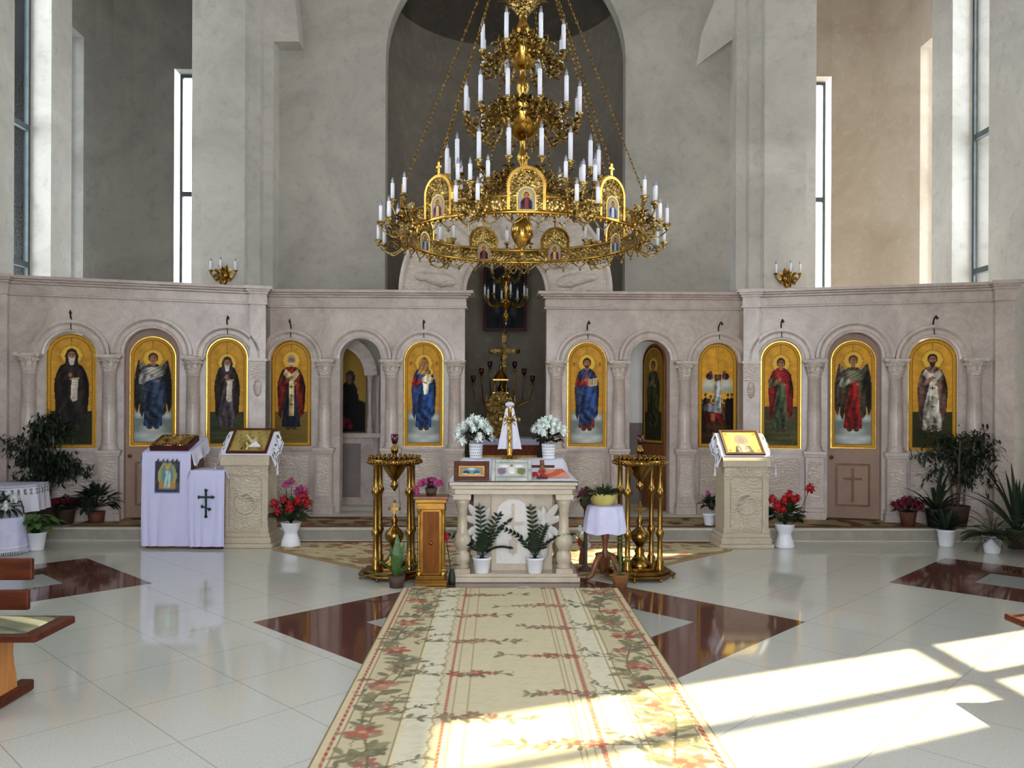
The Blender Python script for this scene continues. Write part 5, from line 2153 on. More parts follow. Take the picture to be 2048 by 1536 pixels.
# ------------------------------------------------------------------ marble lecterns
def lectern(x, y, label):
    t = thing('marble_lectern', label, 'lectern', (x, y, 0), 0, None)
    m = MB()
    m.box(-.31, .31, -.02, .47, .001, .05)
    m.box(-.29, .29, 0, .45, .05, .12)
    m.box(-.275, .275, .012, .44, .12, .17)
    m.build('plinth', M_stone, t, bevel=.006)
    m = MB()
    m.box(-.245, .245, .035, .42, .17, .82)
    m.build('body', M_stone, t)
    m = MB()
    m.box(-.265, .265, .01, .44, .82, .845)
    m.box(-.25, .25, .025, .43, .845, .93)
    m.build('frieze', M_stonec, t)
    for x0 in (-.255, .185):
        m = MB()
        m.box(x0, x0 + .07, .015, .04, .17, .82)
        m.box(x0 - .01, x0 + .08, .005, .04, .79, .815)
        m.box(x0 - .01, x0 + .08, .005, .04, .17, .23)
        m.build('pilaster', M_stone, t, bevel=.003)
    m = MB()
    m.box(-.18, .18, .022, .036, .20, .80)
    m.build('carved_panel', M_stonec, t)
    m = MB()
    R_ = .115
    m.M = Matrix.Translation((0, .022, .50)) @ Matrix.Rotation(PI / 2, 4, 'X')
    m.lathe([(R_ + .012, 0), (R_ + .012, .012), (R_, .016), (R_ - .012, .012), (R_ - .012, .004), (.001, .010)], 0, 0, 32)
    m.build('medallion', M_stonec, t)
    m = MB()
    for k in range(7):
        a = PI * (k + .5) / 7
        m.leaf((.0, .01, .83), (math.cos(a), -.05, math.sin(a) * .7), .10, .035, 0, 3, .4, up=Vector((0, 1, 0)))
    m.build('carved_palmette', M_stonec, t)
    m = MB()
    poly = [(-.005, .93), (-.005, 1.0), (.02, 1.03), (.35, 1.30), (.45, 1.30), (.45, .93)]
    vs = [(xx, yy_, zz_) for xx in (-.272, .272) for yy_, zz_ in poly]
    k = len(poly)
    m.add(vs, [tuple(range(k)), tuple(range(2 * k - 1, k - 1, -1))] + [(i, (i + 1) % k, (i + 1) % k + k, i + k) for i in range(k)])
    m.build('sloped_top', M_stone, t, bevel=.005)
    return t


lectern(-2.945, 9.05, 'carved limestone lectern with a cloth strip and framed icon, next to the green-cross cloth')
lectern(2.735, 9.05, 'carved limestone lectern right of the gate, its sloping top lit by sun')
SA = math.atan2(.27, .33)


def cloth_strip(x, y, label):
    """embroidered cloth lying across the slope and hanging at both sides"""
    t = thing('lectern_cloth', label, 'cloth', (x, y, 0))
    nu, nv = 56, 26
    u = np.linspace(-.43, .43, nu)
    v = np.linspace(.03, .97, nv)
    U, V = np.meshgrid(u, v)
    yy_ = .02 + .33 * V
    zz_ = 1.03 + .27 * V + .006
    ex = np.maximum(np.abs(U) - .272, 0)
    Xs = np.sign(U) * (np.minimum(np.abs(U), .276) + ex * .42 + .012 * np.sin(V * 14) * (ex > 0))
    Zs = zz_ - ex * (.9 + .25 * np.sin(V * 9 + 1))
    Ys = yy_ + .02 * np.sin(V * 11) * (ex / .16)
    P = Paint(U, V, (216, 214, 226))
    for sg in (-1, 1):
        for k in range(5):
            P.ell(sg * (.30 + .05 * (k % 2)), .12 + .19 * k, .022, .05, (34, 66, 62))
            P.ell(sg * (.37 - .05 * (k % 2)), .2 + .19 * k, .016, .04, (48, 84, 80))
    P.put((np.abs(U) > .415) * 1.0, (196, 186, 206))
    P.put((np.abs(np.abs(U) - .40) < .006) * 1.0, (60, 96, 92))
    painted('cloth', Xs, Ys, Zs, P.C, M_embro, t)
    for sg in (-1, 1):
        m = MB()
        m.tube([(sg * .345, .06, .955), (sg * .35, .06, .90)], .003, 5)
        m.ball((sg * .35, .06, .895), .014, 8)
        m.lathe([(.004, .89), (.013, .85), (.016, .82), (.001, .82)], sg * .35, .06, 8)
        m.build('tassel', M_clothw, t)


cloth_strip(-2.945, 9.05, 'white cloth embroidered with green leaves under the icon beside the green-cross cloth')
cloth_strip(2.735, 9.05, 'white cloth embroidered with dark leaves hanging from the sunlit lectern')


def pic_gold_a(P):
    P.C[:] = (150, 130, 74)
    P.put((P.n > .2) * .5, (176, 154, 92))
    P.put((P.n < -.8) * .5, (112, 92, 50))
    P.ell(.05, .52, .16, .2, (188, 176, 140), soft=.5)
    P.ell(.04, .62, .06, .08, (120, 104, 86), soft=.3)
    P.poly([(-.2, .1), (-.08, .55), (.02, .4), (.04, .1)], (190, 160, 92), fold=.3, fk=40)
    P.line([(-.15, .75), (-.05, .6)], .02, (222, 206, 150))
    P.line([(.15, .3), (.02, .55)], .015, (216, 196, 140))


def pic_gold_b(P):
    P.C[:] = (214, 178, 84)
    P.put((P.n > .4) * .6, (236, 206, 120))
    P.ell(0, .6, .30, .32, (220, 190, 110))
    P.ell(0, .6, .20, .24, (170, 130, 56))
    P.ell(0, .6, .17, .2, (128, 128, 132))
    P.ell(0, .57, .09, .13, (150, 112, 86))
    P.poly([(-.28, 0), (-.2, .32), (0, .42), (.2, .32), (.28, 0)], (214, 198, 160), fold=.2, fk=30)
    for sg in (-1, 1):
        for z in (.12, .86):
            P.ell(sg * .4, z, .05, .05, (146, 108, 50))


# framed icons resting on the slopes
for x, lab, fn, fm_, gm in ((-2.945, 'framed gilt icon with folded paper on it, next to the green-cross cloth', pic_gold_a, M_frame, M_gold),
                            (2.735, 'gilt icon of a veiled head in a dark frame on the sunlit lectern', pic_gold_b, M_frame, M_gold)):
    t = framed('framed_icon', lab, (x, 9.05 + .045, 1.03 + .036), .46, .42, PI / 2 - SA, .022, fm_, fn, gilt=gm)
# small folded paper on the left icon
m = MB()
m.add([(-2.93, 9.12, 1.145), (-2.79, 9.12, 1.145), (-2.86, 9.18, 1.20)], [(0, 1, 2)])
m.add([(-2.93, 9.115, 1.135), (-2.79, 9.115, 1.135), (-2.79, 9.119, 1.143), (-2.93, 9.119, 1.143)], [(0, 1, 2, 3)])
o = m.build('folded_paper', M_clothw)
tag(o, 'small folded white paper lying on the gilt icon', 'paper')

# ------------------------------------------------------------------ lecterns draped in white
def drape(name, label, x0, x1, y0, dep, zf, zb_, pic=None, cross=False):
    """cloth over a sloping stand: front sheet to the floor, short scalloped sides"""
    t = thing(name, label, 'lectern', (0, 0, 0))
    m = MB()
    w = x1 - x0
    poly = [(y0 + .02, .001), (y0 + .02, zf - .012), (y0 + dep - .02, zb_ - .012), (y0 + dep - .02, .001)]
    vs = [(xx, a, b_) for xx in (x0 + .02, x1 - .02) for a, b_ in poly]
    m.add(vs, [(0, 1, 2, 3), (7, 6, 5, 4), (0, 4, 5, 1), (1, 5, 6, 2), (2, 6, 7, 3), (3, 7, 4, 0)])
    m.build('stand', M_frame if cross else M_woodm, t)
    # front + top sheet
    nu, nv = 48, 70
    u = np.linspace(0, 1, nu)
    L1 = zf - .03
    L2 = math.hypot(dep, zb_ - zf)
    s_ = np.linspace(0, L1 + L2, nv)
    U, S = np.meshgrid(u, s_)
    fr = S < L1
    wob = .022 * np.sin(U * 15 + 1.6 * np.sin(U * 5 + S * 1.5)) * np.clip((L1 - S) / L1, 0, 1)
    Xs = x0 - .005 + (w + .01) * U + np.where(fr, .012 * (U - .5) * (L1 - S), 0)
    Ys = np.where(fr, y0 - .012 - np.abs(wob) - .01 * np.clip((L1 - S), 0, 1), y0 - .004 + (S - L1) / L2 * dep)
    Zs = np.where(fr, .03 + S, zf + .004 + (S - L1) / L2 * (zb_ - zf))
    P = Paint(Xs - (x0 + x1) / 2, Zs, (198, 196, 228))  # white cloth, its base colour tinted with cool shade
    fade = fr
    if pic:
        a, b_, c, d = pic
        q = lambda xx: a + (b_ - a) * xx
        r_ = lambda zz: c + (d - c) * zz
        mm = fr & (P.X > a) & (P.X < b_) & (P.Z > c) & (P.Z < d + .012 * np.sin(P.X * 120))
        P.put(mm * 1.0, (46, 48, 66))
        P.put((mm & (P.n > .6)) * .7, (88, 88, 84))
        P.ell(q(.5), r_(.52), (b_ - a) * .37, (d - c) * .42, (158, 152, 92))
        P.ell(q(.5), r_(.56), (b_ - a) * .26, (d - c) * .33, (96, 130, 128))
        P.ell(q(.5), r_(.78), (b_ - a) * .09, (d - c) * .08, (190, 152, 70))
        P.poly([(q(.35), r_(.2)), (q(.4), r_(.7)), (q(.6), r_(.7)), (q(.65), r_(.2))], (128, 152, 148), fold=.25, fk=160)
        for xx in (.27, .73):
            P.ell(q(xx), r_(.22), (b_ - a) * .1, (d - c) * .13, (176, 122, 58))
        P.rect(q(.08), q(.92), r_(.03), r_(.1), (40, 52, 92))
    painted('cloth', Xs, Ys, Zs, P.C, M_embro, t)
    if cross:
        cxm, cz = (x0 + x1) / 2, .56
        m = MB()
        yy_ = y0 - .055
        m.box(cxm - .012, cxm + .012, yy_, yy_ + .006, cz - .19, cz + .10)
        m.box(cxm - .075, cxm + .075, yy_ - .0003, yy_ + .006, cz + .012, cz + .036)
        m.add([(cxm - .04, yy_ - .0003, cz - .09), (cxm + .04, yy_ - .0003, cz - .12), (cxm + .04, yy_ - .0003, cz - .10), (cxm - .04, yy_ - .0003, cz - .07)], [(0, 1, 2, 3)])
        for dx, dz in ((-.075, .024), (.075, .024), (0, .10), (0, -.19), (-.04, -.08), (.04, -.11)):
            for k in range(3):
                a = 2 * PI * k / 3
                m.M = Matrix.Translation((cxm + dx + .009 * math.cos(a), yy_ + .003, cz + dz + .009 * math.sin(a))) @ Matrix.Rotation(PI / 2, 4, 'X')
                m.lathe([(.001, .003), (.012, .003), (.012, -.003), (.001, -.003)], 0, 0, 10)
        m.build('embroidered_cross', M_green, t)
    # hanging sides with lace points
    for sg, xe in ((-1, x0 - .006), (1, x1 + .006)):
        v = np.linspace(0, 1, 34)
        d_ = np.linspace(0, 1, 12)
        V, D = np.meshgrid(v, d_)
        ln = (.13 if not cross else .07) + .07 * np.abs(np.sin(V * 2.2 * PI)) + .012 * np.sin(V * 60)
        Yv = y0 - .01 + V * (dep + .02)
        Zv = zf + .004 + V * (zb_ - zf) - D * ln
        Xv = xe + sg * D * (.03 + .018 * np.sin(V * 15))
        P = Paint(V, D, (214, 212, 232))
        P.put((D > .75) * .6, (232, 230, 240))
        painted('side_fall', Xv, Yv, Zv, P.C, M_embro, t)
    return t


drape('draped_lectern', 'tall lectern draped in white with an embroidered icon panel, left of the gate', -4.07, -3.54, 9.03, .48, 1.07, 1.22, pic=(-.13, .15, .62, .99))
drape('draped_stand', 'low narrow stand draped in white with a green embroidered cross', -3.525, -3.15, 8.99, .30, .875, .885, cross=True)


def pic_relief(P):
    P.C[:] = (138, 104, 58)
    P.put((P.n > .3) * .7, (186, 150, 90))
    P.put((P.n < -.6) * .6, (92, 62, 34))
    P.ell(0, .5, .2, .3, (156, 116, 64), soft=.5)


t = thing('icon_case', 'shallow wooden icon case with gilt relief on the white-draped lectern', 'icon', (-3.80, 9.07, 1.088))
t.rotation_euler.x = math.atan2(.15, .48)
m = MB()
m.box(-.215, .215, 0, .36, 0, .06)
m.build('case', M_frame, t, bevel=.004)
X, Z, Cc = simple_picture(.37, .30, pic_relief)
painted('painting', X, Z + .03, X * 0 + .064, Cc, M_gold and M_icon, t)
m = MB()
for a in ((-.2, -.17, .015, .345), (.17, .2, .015, .345), (-.17, .17, .015, .04), (-.17, .17, .32, .345)):
    m.box(a[0], a[1], a[2], a[3], .058, .075)
for i in range(9):
    m.leaf((-.13 + .033 * i, .17 + .06 * math.sin(i * 2), .066), (math.cos(i), math.sin(i), .5), .08, .03, .5, 3, .4)
m.build('gilt_relief', M_goldf, t)

# ------------------------------------------------------------------ table under white cloth, far left
t = thing('draped_table', 'low table under a white cloth with a patterned border at the left edge', 'table', (-5.70, 9.02, 0))
m = MB()
for x_, y_ in ((-.42, .05), (.14, .05), (-.42, .40), (.14, .40)):
    m.box(x_ - .025, x_ + .025, y_ - .025, y_ + .025, .001, .68)
m.box(-.5, .20, -.05, .46, .66, .69)
m.build('table', M_woodm, t)
hexp = [(-.52, -.10), (.20, -.10), (.36, .16), (.30, .50), (-.52, .50)]
m = MB()
m.prismz(hexp, .692, .697)
m.build('cloth_top', M_cloth, t)
k = len(hexp)
pts = []
for a, b_ in zip(hexp[:-1], hexp[1:]):
    for q in range(24):
        pts.append((a[0] + (b_[0] - a[0]) * q / 24, a[1] + (b_[1] - a[1]) * q / 24))
pts = np.array(pts)
D = np.linspace(0, 1, 20)[:, None]
cen = np.array((-.1, .2))
dirv = pts - cen
dirv /= np.linalg.norm(dirv, axis=1)[:, None]
ph = np.arange(len(pts))[None, :] * .55
out = (.006 + .02 * D * (1 + .6 * np.sin(ph)))
Xv = pts[None, :, 0] + dirv[None, :, 0] * out
Yv = pts[None, :, 1] + dirv[None, :, 1] * out
Zv = .696 - .30 * D + 0 * Xv
P = Paint(np.broadcast_to(ph, Xv.shape), np.broadcast_to(D, Xv.shape), (216, 214, 226))
P.put(((D > .12) & (D < .34) & (np.sin(ph * 2.2) + .5 * np.cos(D * 40) > .35)) * 1.0, (108, 104, 112))
P.put((np.abs(D - .40) < .02) * 1.0 + 0 * Xv, (150, 148, 158))
P.put((np.abs(D - .07) < .02) * 1.0 + 0 * Xv, (150, 148, 158))
painted('cloth_fall', Xv, Yv, Zv, P.C, M_embro, t)
# round draped drum with lilies before it
t = thing('draped_stool', 'round stool covered in white cloth with a fringed hem at the left edge', 'stool', (-5.44, 8.74, 0))
n = 60
m = MB()
prof = [(.001, .40, 0), (.20, .40, 0), (.215, .385, .2), (.22, .25, .7), (.23, .10, 1), (.235, .035, 1)]
vs, fs = [], []
for r, z, w_ in prof:
    for i in range(n):
        a = 2 * PI * i / n
        q = r + .007 * w_ * math.sin(11 * a)
        vs.append((q * math.cos(a), q * math.sin(a), z))
for j in range(len(prof) - 1):
    for i in range(n):
        kk_ = (i + 1) % n
        fs.append((j * n + i, (j + 1) * n + i, (j + 1) * n + kk_, j * n + kk_))
m.add(vs, fs, True)
m.build('cover', M_cloth, t)
m = MB()
m.lathe([(.239, .09), (.243, .085), (.243, .075), (.239, .07)], 0, 0, 48)
for i in range(90):
    a = 2 * PI * i / 90
    m.tube([(.236 * math.cos(a), .236 * math.sin(a), .05), (.240 * math.cos(a), .240 * math.sin(a), .004)], .0045, 4)
m.build('fringe', M_clothw, t)
t = thing('white_lilies', 'white lilies with dark leaves on the fringed stool', 'flowers', (-5.44, 8.72, .402))
m = MB()
m.lathe([(.001, 0), (.05, 0), (.06, .08), (.05, .08), (.001, .07)], 0, 0, 14)
m.build('vase', M_pot, t)
m = MB()
round_bush(m, 46, .10, .15, .08, .11, .05, .7)
for i in range(10):
    a = -PI * i / 9
    m.leaf((.12 * math.cos(a), .12 * math.sin(a), .08), (math.cos(a), math.sin(a), -.1), .14, .05, 1.2, 4, .3)
m.build('foliage', M_leafd, t)
add_flowers(t, [(-.1, -.12, .10), (.02, -.16, .04), (.1, -.1, .12), (-.02, -.05, .2), (-.14, -.06, .17), (.14, -.02, .2), (.03, -.17, .13)], M_white, .06)

# philodendron in a white pot
random.seed(21)
t = thing('philodendron', 'bright green heart-leaved plant in a plain white pot beside the fringed stool', 'potted plant', (-5.20, 8.94, 0))
pot_obj(t, WPOT, M_pot, .16, .09)
m = MB()
for i in range(46):
    a = random.uniform(0, 2 * PI)
    tl = random.uniform(.1, 1.15)
    L = random.uniform(.12, .26)
    p = Vector((math.cos(a) * math.sin(tl) * L, math.sin(a) * math.sin(tl) * L, .18 + math.cos(tl) * L * .9))
    m.tube([(0, 0, .16), p * .6 + Vector((0, 0, .09)), p], .004, 4)
    m.leaf(p, (math.cos(a), math.sin(a), .25), random.uniform(.11, .19), random.uniform(.07, .12), .9, 4, .25)
m.leaf((-.14, 0, .38), (-.15, -.1, 1), .2, .11, .2, 4, .3)
m.build('foliage', M_leafb, t)

# plants on the step, left
random.seed(22)
t = thing('poinsettia', 'low dark-potted plant with crimson bracts beneath the weeping tree left of the gate', 'potted plant', (-5.33, 9.78, STEP + .007))
pot_obj(t, [(.001, 0), (.085, 0), (.105, .16), (.112, .18), (.10, .18), (.001, .15)], M_potd, .15, .098)
m = MB()
round_bush(m, 50, .2, .13, .06, .10, .06)
m.build('foliage', M_leafd, t)
m = MB()
for i in range(70):
    a = i * 2.4
    r = .19 * math.sqrt(i / 70)
    m.leaf((r * math.cos(a), r * math.sin(a), .26 + .05 * (1 - (r / .19) ** 2)), (math.cos(a + 1), math.sin(a + 1), .25), .10, .05, .5, 3, .3)
m.build('red_bracts', M_mag, t)
t = thing('leafy_plant', 'spreading dark green plant in a brown pot at the foot of the left angel door', 'potted plant', (-5.00, 9.86, STEP + .007))
pot_obj(t, [(.001, 0), (.08, 0), (.10, .14), (.092, .14), (.001, .12)], M_pott, .125, .09)
m = MB()
round_bush(m, 120, .24, .22, .16, .14, .07, .9)
m.build('foliage', M_leafd, t)


def ficus(label, x, y, z, h, spread, seed, n=1500, side=1.0):
    random.seed(seed)
    t = thing('weeping_fig', label, 'tree', (x, y, z))
    pot_obj(t, [(.001, 0), (.12, 0), (.155, .22), (.16, .25), (.145, .25), (.001, .2)], M_potd, .22, .14)
    m = MB()
    ends = []
    for k in range(3):
        a = k * 2.1 + .4
        b0 = Vector((.03 * math.cos(a), .03 * math.sin(a), .2))
        top = Vector((.12 * math.cos(a), .12 * math.sin(a), h * .72))
        m.tube([b0, b0.lerp(top, .35) + Vector((.02, .01, 0)), b0.lerp(top, .7) - Vector((.015, .02, 0)), top], [.016, .014, .011, .008], 7)
        for q in range(10):
            tt = random.uniform(.32, 1)
            p0 = b0.lerp(top, tt)
            an = random.uniform(0, 2 * PI)
            L = random.uniform(.45, 1.0) * spread
            e = Vector((math.cos(an) * L, math.sin(an) * L * .55, random.uniform(-.02, .36) * h * .6))
            p1 = p0 + e * .6 + Vector((0, 0, .05))
            p2 = p0 + e + Vector((0, 0, -.06))
            m.tube([p0, p1, p2], [.006, .004, .002], 5)
            ends.append((p0, p1, p2))
    m.build('trunk', M_bark, t)
    m = MB()
    for i in range(n):
        p0, p1, p2 = random.choice(ends)
        tt = random.uniform(.25, 1.05)
        p = p0.lerp(p1, min(1, tt * 1.6)) if tt < .6 else p1.lerp(p2, (tt - .6) / .4)
        p = p + Vector((random.gauss(0, .05), random.gauss(0, .04), random.gauss(0, .05)))
        d = Vector((random.uniform(-1, 1), random.uniform(-.7, .5), random.uniform(-.9, .3)))
        m.leaf(p, d, random.uniform(.06, .10), random.uniform(.022, .034), .5, 2, .3)
    m.build('foliage', M_leafd, t)


ficus('weeping fig tree in front of the monk with a scroll, left end of the screen', -5.55, 9.72, STEP + .007, 1.52, .50, 31, 2600)
ficus('weeping fig tree in front of the dark-bearded saint in brown vestments', 5.52, 9.72, STEP + .007, 1.46, .52, 32, 1700)

# crimson pot right, arching plants
random.seed(41)
t = thing('crimson_flowers', 'dome of crimson flowers in a clay pot near the right angel door', 'potted plant', (4.93, 9.72, STEP + .007))
pot_obj(t, [(.001, 0), (.075, 0), (.10, .16), (.105, .175), (.095, .175), (.001, .15)], M_pott, .15, .092)
m = MB()
round_bush(m, 60, .2, .13, .05, .09, .05)
m.build('foliage', M_leafd, t)
add_flowers(t, dome(26, .18, .23, .09, 6), M_mag, .042)


def arching(name, label, x, y, z, pot_prof, pot_mat, sz, sr, n, L, W, mat, seed, droop=1.3, up=(.15, .9)):
    random.seed(seed)
    t = thing(name, label, 'potted plant', (x, y, z))
    pot_obj(t, pot_prof, pot_mat, sz, sr)
    m = MB()
    for i in range(n):
        a = random.uniform(0, 2 * PI)
        tl = random.uniform(*up)
        m.leaf((.03 * math.cos(a), .03 * math.sin(a), sz), (math.cos(a) * math.sin(tl), math.sin(a) * math.sin(tl), math.cos(tl)), L * random.uniform(.6, 1.15), W, droop * random.uniform(.6, 1.2), 7, .3)
    m.build('foliage', mat, t)


DPOT = [(.001, 0), (.09, 0), (.12, .2), (.125, .22), (.112, .22), (.001, .18)]
arching('dracaena', 'long strap-leaved plant in a black pot between the crimson flowers and the weeping fig', 5.22, 9.62, STEP + .007, DPOT, M_black, .19, .11, 20, .62, .05, M_leafd, 43)
arching('potted_plant', 'dark bushy plant in a frilled white pot on the floor before the right weeping fig', 5.14, 9.25, 0, WPOT, M_pot, .16, .088, 60, .30, .04, M_leafd, 44, .9)


def fern(label, x, y, z, pot_prof, pot_mat, sz, sr, n, L, seed):
    random.seed(seed)
    t = thing('fern', label, 'potted plant', (x, y, z))
    pot_obj(t, pot_prof, pot_mat, sz, sr)
    m = MB()
    for i in range(n):
        a = 2 * PI * i / n + random.uniform(-.2, .2)
        tl = random.uniform(.25, 1.1)
        l_ = L * random.uniform(.7, 1.1)
        p = Vector((0, 0, sz))
        d = Vector((math.cos(a) * math.sin(tl), math.sin(a) * math.sin(tl), math.cos(tl)))
        pts = [p.copy()]
        N = 14
        for q in range(N):
            d = (d + Vector((0, 0, -.11))).normalized()
            p = p + d * (l_ / N)
            pts.append(p.copy())
        m.tube(pts, .003, 4)
        for q in range(2, N + 1):
            dd = (pts[q] - pts[q - 1]).normalized()
            s_ = dd.cross(Vector((0, 0, 1)))
            if s_.length < .1:
                continue
            s_.normalize()
            wl = .075 * math.sin(PI * (.12 + .86 * q / (N + 1)))
            for sg in (-1, 1):
                m.leaf(pts[q], s_ * sg + dd * .5, wl, .02, .35, 2, .2)
    m.build('foliage', M_leaf, t)


fern('feathery green fern in a white pot nearest the right side', 5.40, 8.80, 0, WPOT, M_pot, .16, .09, 40, .42, 45)
arching('palm', 'tall dark arching palm in a dark pot against the right wall', 5.88, 9.1, 0, DPOT, M_potd, .19, .11, 26, .85, .045, M_leafd, 46, 1.1, (.1, .7))
arching('potted_plant', 'bushy dark plant in a terracotta pot in the right corner by the wall', 5.98, 8.72, 0, DPOT, M_pott, .19, .11, 44, .45, .045, M_leafd, 47, 1.0)
t = thing('small_geranium', 'small dark plant with one pink bloom behind the sunlit lectern', 'potted plant', (2.50, 9.75, STEP + .007))
pot_obj(t, SPOT, M_pot, .12, .072)
m = MB()
round_bush(m, 60, .24, .08, .10, .08, .06)
m.tube([(0, 0, .2), (-.03, 0, .36)], .004, 5)
m.build('foliage', M_leafd, t)
add_flowers(t, [(-.03, 0, .39)], M_pink, .035)

# ------------------------------------------------------------------ benches at both sides of the nave
t = thing('bench', 'brown wooden bench with a two-board back and a striped throw, at the left edge', 'bench', (-3.40, 4.03, 0))
b = MB()
seat = [(-1.0, 0), (.985, 0), (1.0, .015), (1.0, .375), (.985, .39), (-1.0, .39)]
b.prismz(seat, .412, .45)
b.build('seat', M_wood, t, bevel=.008)
for z0, z1, xe in ((.47, .58, .72), (.635, .755, .74)):
    b = MB()
    b.box(-xe, xe, .415, .445, z0, z1)
    b.build('back_board', M_wood, t, bevel=.008)
lg = MB()
prof = [(.02, .06), (.03, .13), (.05, .2), (.06, .27), (.05, .34), (.02, .411)]
pl = [(a, b_) for a, b_ in prof] + [(.40 - a, b_) for a, b_ in prof[::-1]]
vs = [(xx, a, b_) for xx in (-.022, .022) for a, b_ in pl]
k = len(pl)
lg.add(vs, [tuple(range(k)), tuple(range(2 * k - 1, k - 1, -1))] + [(i, (i + 1) % k, (i + 1) % k + k, i + k) for i in range(k)])
l0 = lg.build('leg', M_woodl, t, (.66, 0, 0), bevel=.006)
copy_part(l0, t, (-.66, 0, 0))
fb = MB()
fb.box(-.04, .04, -.05, .52, .001, .062)
f0 = fb.build('foot_rail', M_wood, t, (.66, 0, 0), bevel=.012)
copy_part(f0, t, (-.66, 0, 0))
ps = MB()
ps.box(-.025, .025, .392, .414, .40, .74)
p0 = ps.build('back_post', M_woodl, t, (.42, 0, 0))
copy_part(p0, t, (-.42, 0, 0))
copy_thing(t, (3.755, 4.07, 0), 0, 'brown wooden bench corner in the sun at the right edge')


def throw(x0, x1, label, sunny=False):
    xs_, ys_, X, Y, Z = carpet_grid(x0, x1, .03, .36, .012, .006)
    C = np.ones(X.shape + (3,)) * np.array((122, 120, 92.0))
    s_ = X * 1.3 + Y * 2.6
    n_ = soft_noise(X, Y, 30, 20, 3)
    C = np.where((np.abs((s_ % .75) - .3) < .10)[..., None], np.array((206, 196, 150.0)), C)
    C = np.where((np.abs((s_ % .75) - .62) < .05)[..., None], np.array((78, 82, 66.0)), C)
    C *= (1 + .08 * n_)[..., None]
    Z = Z + .004 * np.maximum(0, np.sin(X * 9 + Y * 7)) * (Z > .003)
    o = painted('bench_throw', X, Y, Z, C, M_embro, None, (0, 4.03, .4505))
    tag(o, label, 'throw')


throw(-4.38, -2.47, 'green and cream striped throw on the seat of the bench at the left edge')
throw(2.81, 4.70, 'green and cream striped throw on the sunlit bench at the right edge')
# ------------------------------------------------------------------ sanctuary seen through the gate
al = thing('altar', 'altar under a red-brown brocade cover with a white top cloth, through the gate', 'altar', (0, 12.25, STEP))
m = MB()
m.box(-.5, .5, 0, .8, .001, .94)
m.build('brocade_cover', M_redcl, al, bevel=.01)
m = MB()
m.box(-.53, .53, -.03, .83, .94, .955)
m.box(-.53, .53, -.034, -.028, .86, .955)
m.build('top_cloth', M_cloth, al)
m = MB()
m.box(-.5, .5, -.012, 0, .62, .70)
m.build('gold_band', M_gold2, al)
AZ = STEP + .956
tn = thing('tabernacle', 'gilded house-shaped tabernacle with an open lantern on the altar', 'tabernacle', (-.06, 12.5, AZ))
m = MB()
m.box(-.26, .26, -.02, .34, 0, .06)
m.box(-.22, .22, 0, .32, .06, .12)
m.box(-.19, .19, .02, .30, .12, .50)
for x_ in (-.2, .2):
    m.lathe([(.03, .12), (.022, .15), (.02, .45), (.032, .5)], x_, .02, 10)
m.box(-.23, .23, -.01, .33, .50, .54)
m.arcsweep(0, .54, [(.02, .0), (.19, .0), (.19, .30), (.02, .30)], 0, PI, 16)
for x_ in (-.22, .22):
    m.lathe([(.025, .54), (.03, .58), (.015, .62), (.02, .65), (.002, .70)], x_, .02, 8)
m.build('body', M_goldf, tn)
m = MB()
arch_frame(m, .09, .32, .018, -.004, .02, 12)
m.build('door_frame', M_goldf, tn, (0, .012, .14))
m = MB()
for x_ in (-.09, .09):
    for y_ in (.07, .23):
        m.lathe([(.016, .71), (.012, .74), (.012, .88), (.02, .9)], x_, y_, 8)
m.box(-.12, .12, .04, .26, .69, .715)
m.box(-.12, .12, .04, .26, .9, .92)
m.lathe([(.13, .92), (.09, .98), (.03, 1.06), (.015, 1.09), (.03, 1.11), (.02, 1.14), (.002, 1.16)], 0, .15, 14)
m.build('lantern', M_gold2, tn)
# seven-branched lamp stand behind
cl = thing('branched_lamp', 'gilded branched lampstand with dark red glass cups behind the tabernacle', 'lampstand', (-.02, 13.55, STEP))
m = MB()
m.lathe([(.2, .001), (.2, .04), (.08, .1), (.03, .2), (.05, .3), (.025, .35), (.025, 1.3), (.07, 1.36), (.03, 1.42), (.03, 1.6), (.08, 1.68), (.10, 1.75), (.05, 1.82), (.03, 1.95)], 0, 0, 14)
m.build('stem', M_gold2, cl)
cupm = MB()
cupm.lathe([(.012, 0), (.034, .02), (.042, .06), (.042, .11), (.036, .11), (.03, .03), (.001, .02)], 0, 0, 12)
c0 = None
for k, (dx, zt) in enumerate(((-.50, 1.86), (-.36, 1.98), (-.22, 2.10), (0, 2.20), (.20, 2.10), (.36, 1.98), (.50, 1.86))):
    m = MB()
    if dx:
        m.tube([(0, 0, 1.45), (dx * .5, -.02, 1.40 + .1 * abs(dx)), (dx * .9, -.03, 1.5 + .1 * abs(dx)), (dx, -.03, zt - .12), (dx, -.03, zt)], [.014, .013, .012, .011, .02], 7)
    else:
        m.tube([(0, 0, 1.9), (0, 0, zt)], .016, 7)
    m.lathe([(.01, zt - .06), (.03, zt - .03), (.012, zt - .01), (.02, zt + .005)], dx, -.03 if dx else 0, 8)
    m.build('branch', M_gold2, cl)
    loc = (dx, -.03 if dx else 0, zt)
    if c0 is None:
        c0 = cupm.build('glass_cup', M_cup, cl, loc)
    else:
        copy_part(c0, cl, loc)
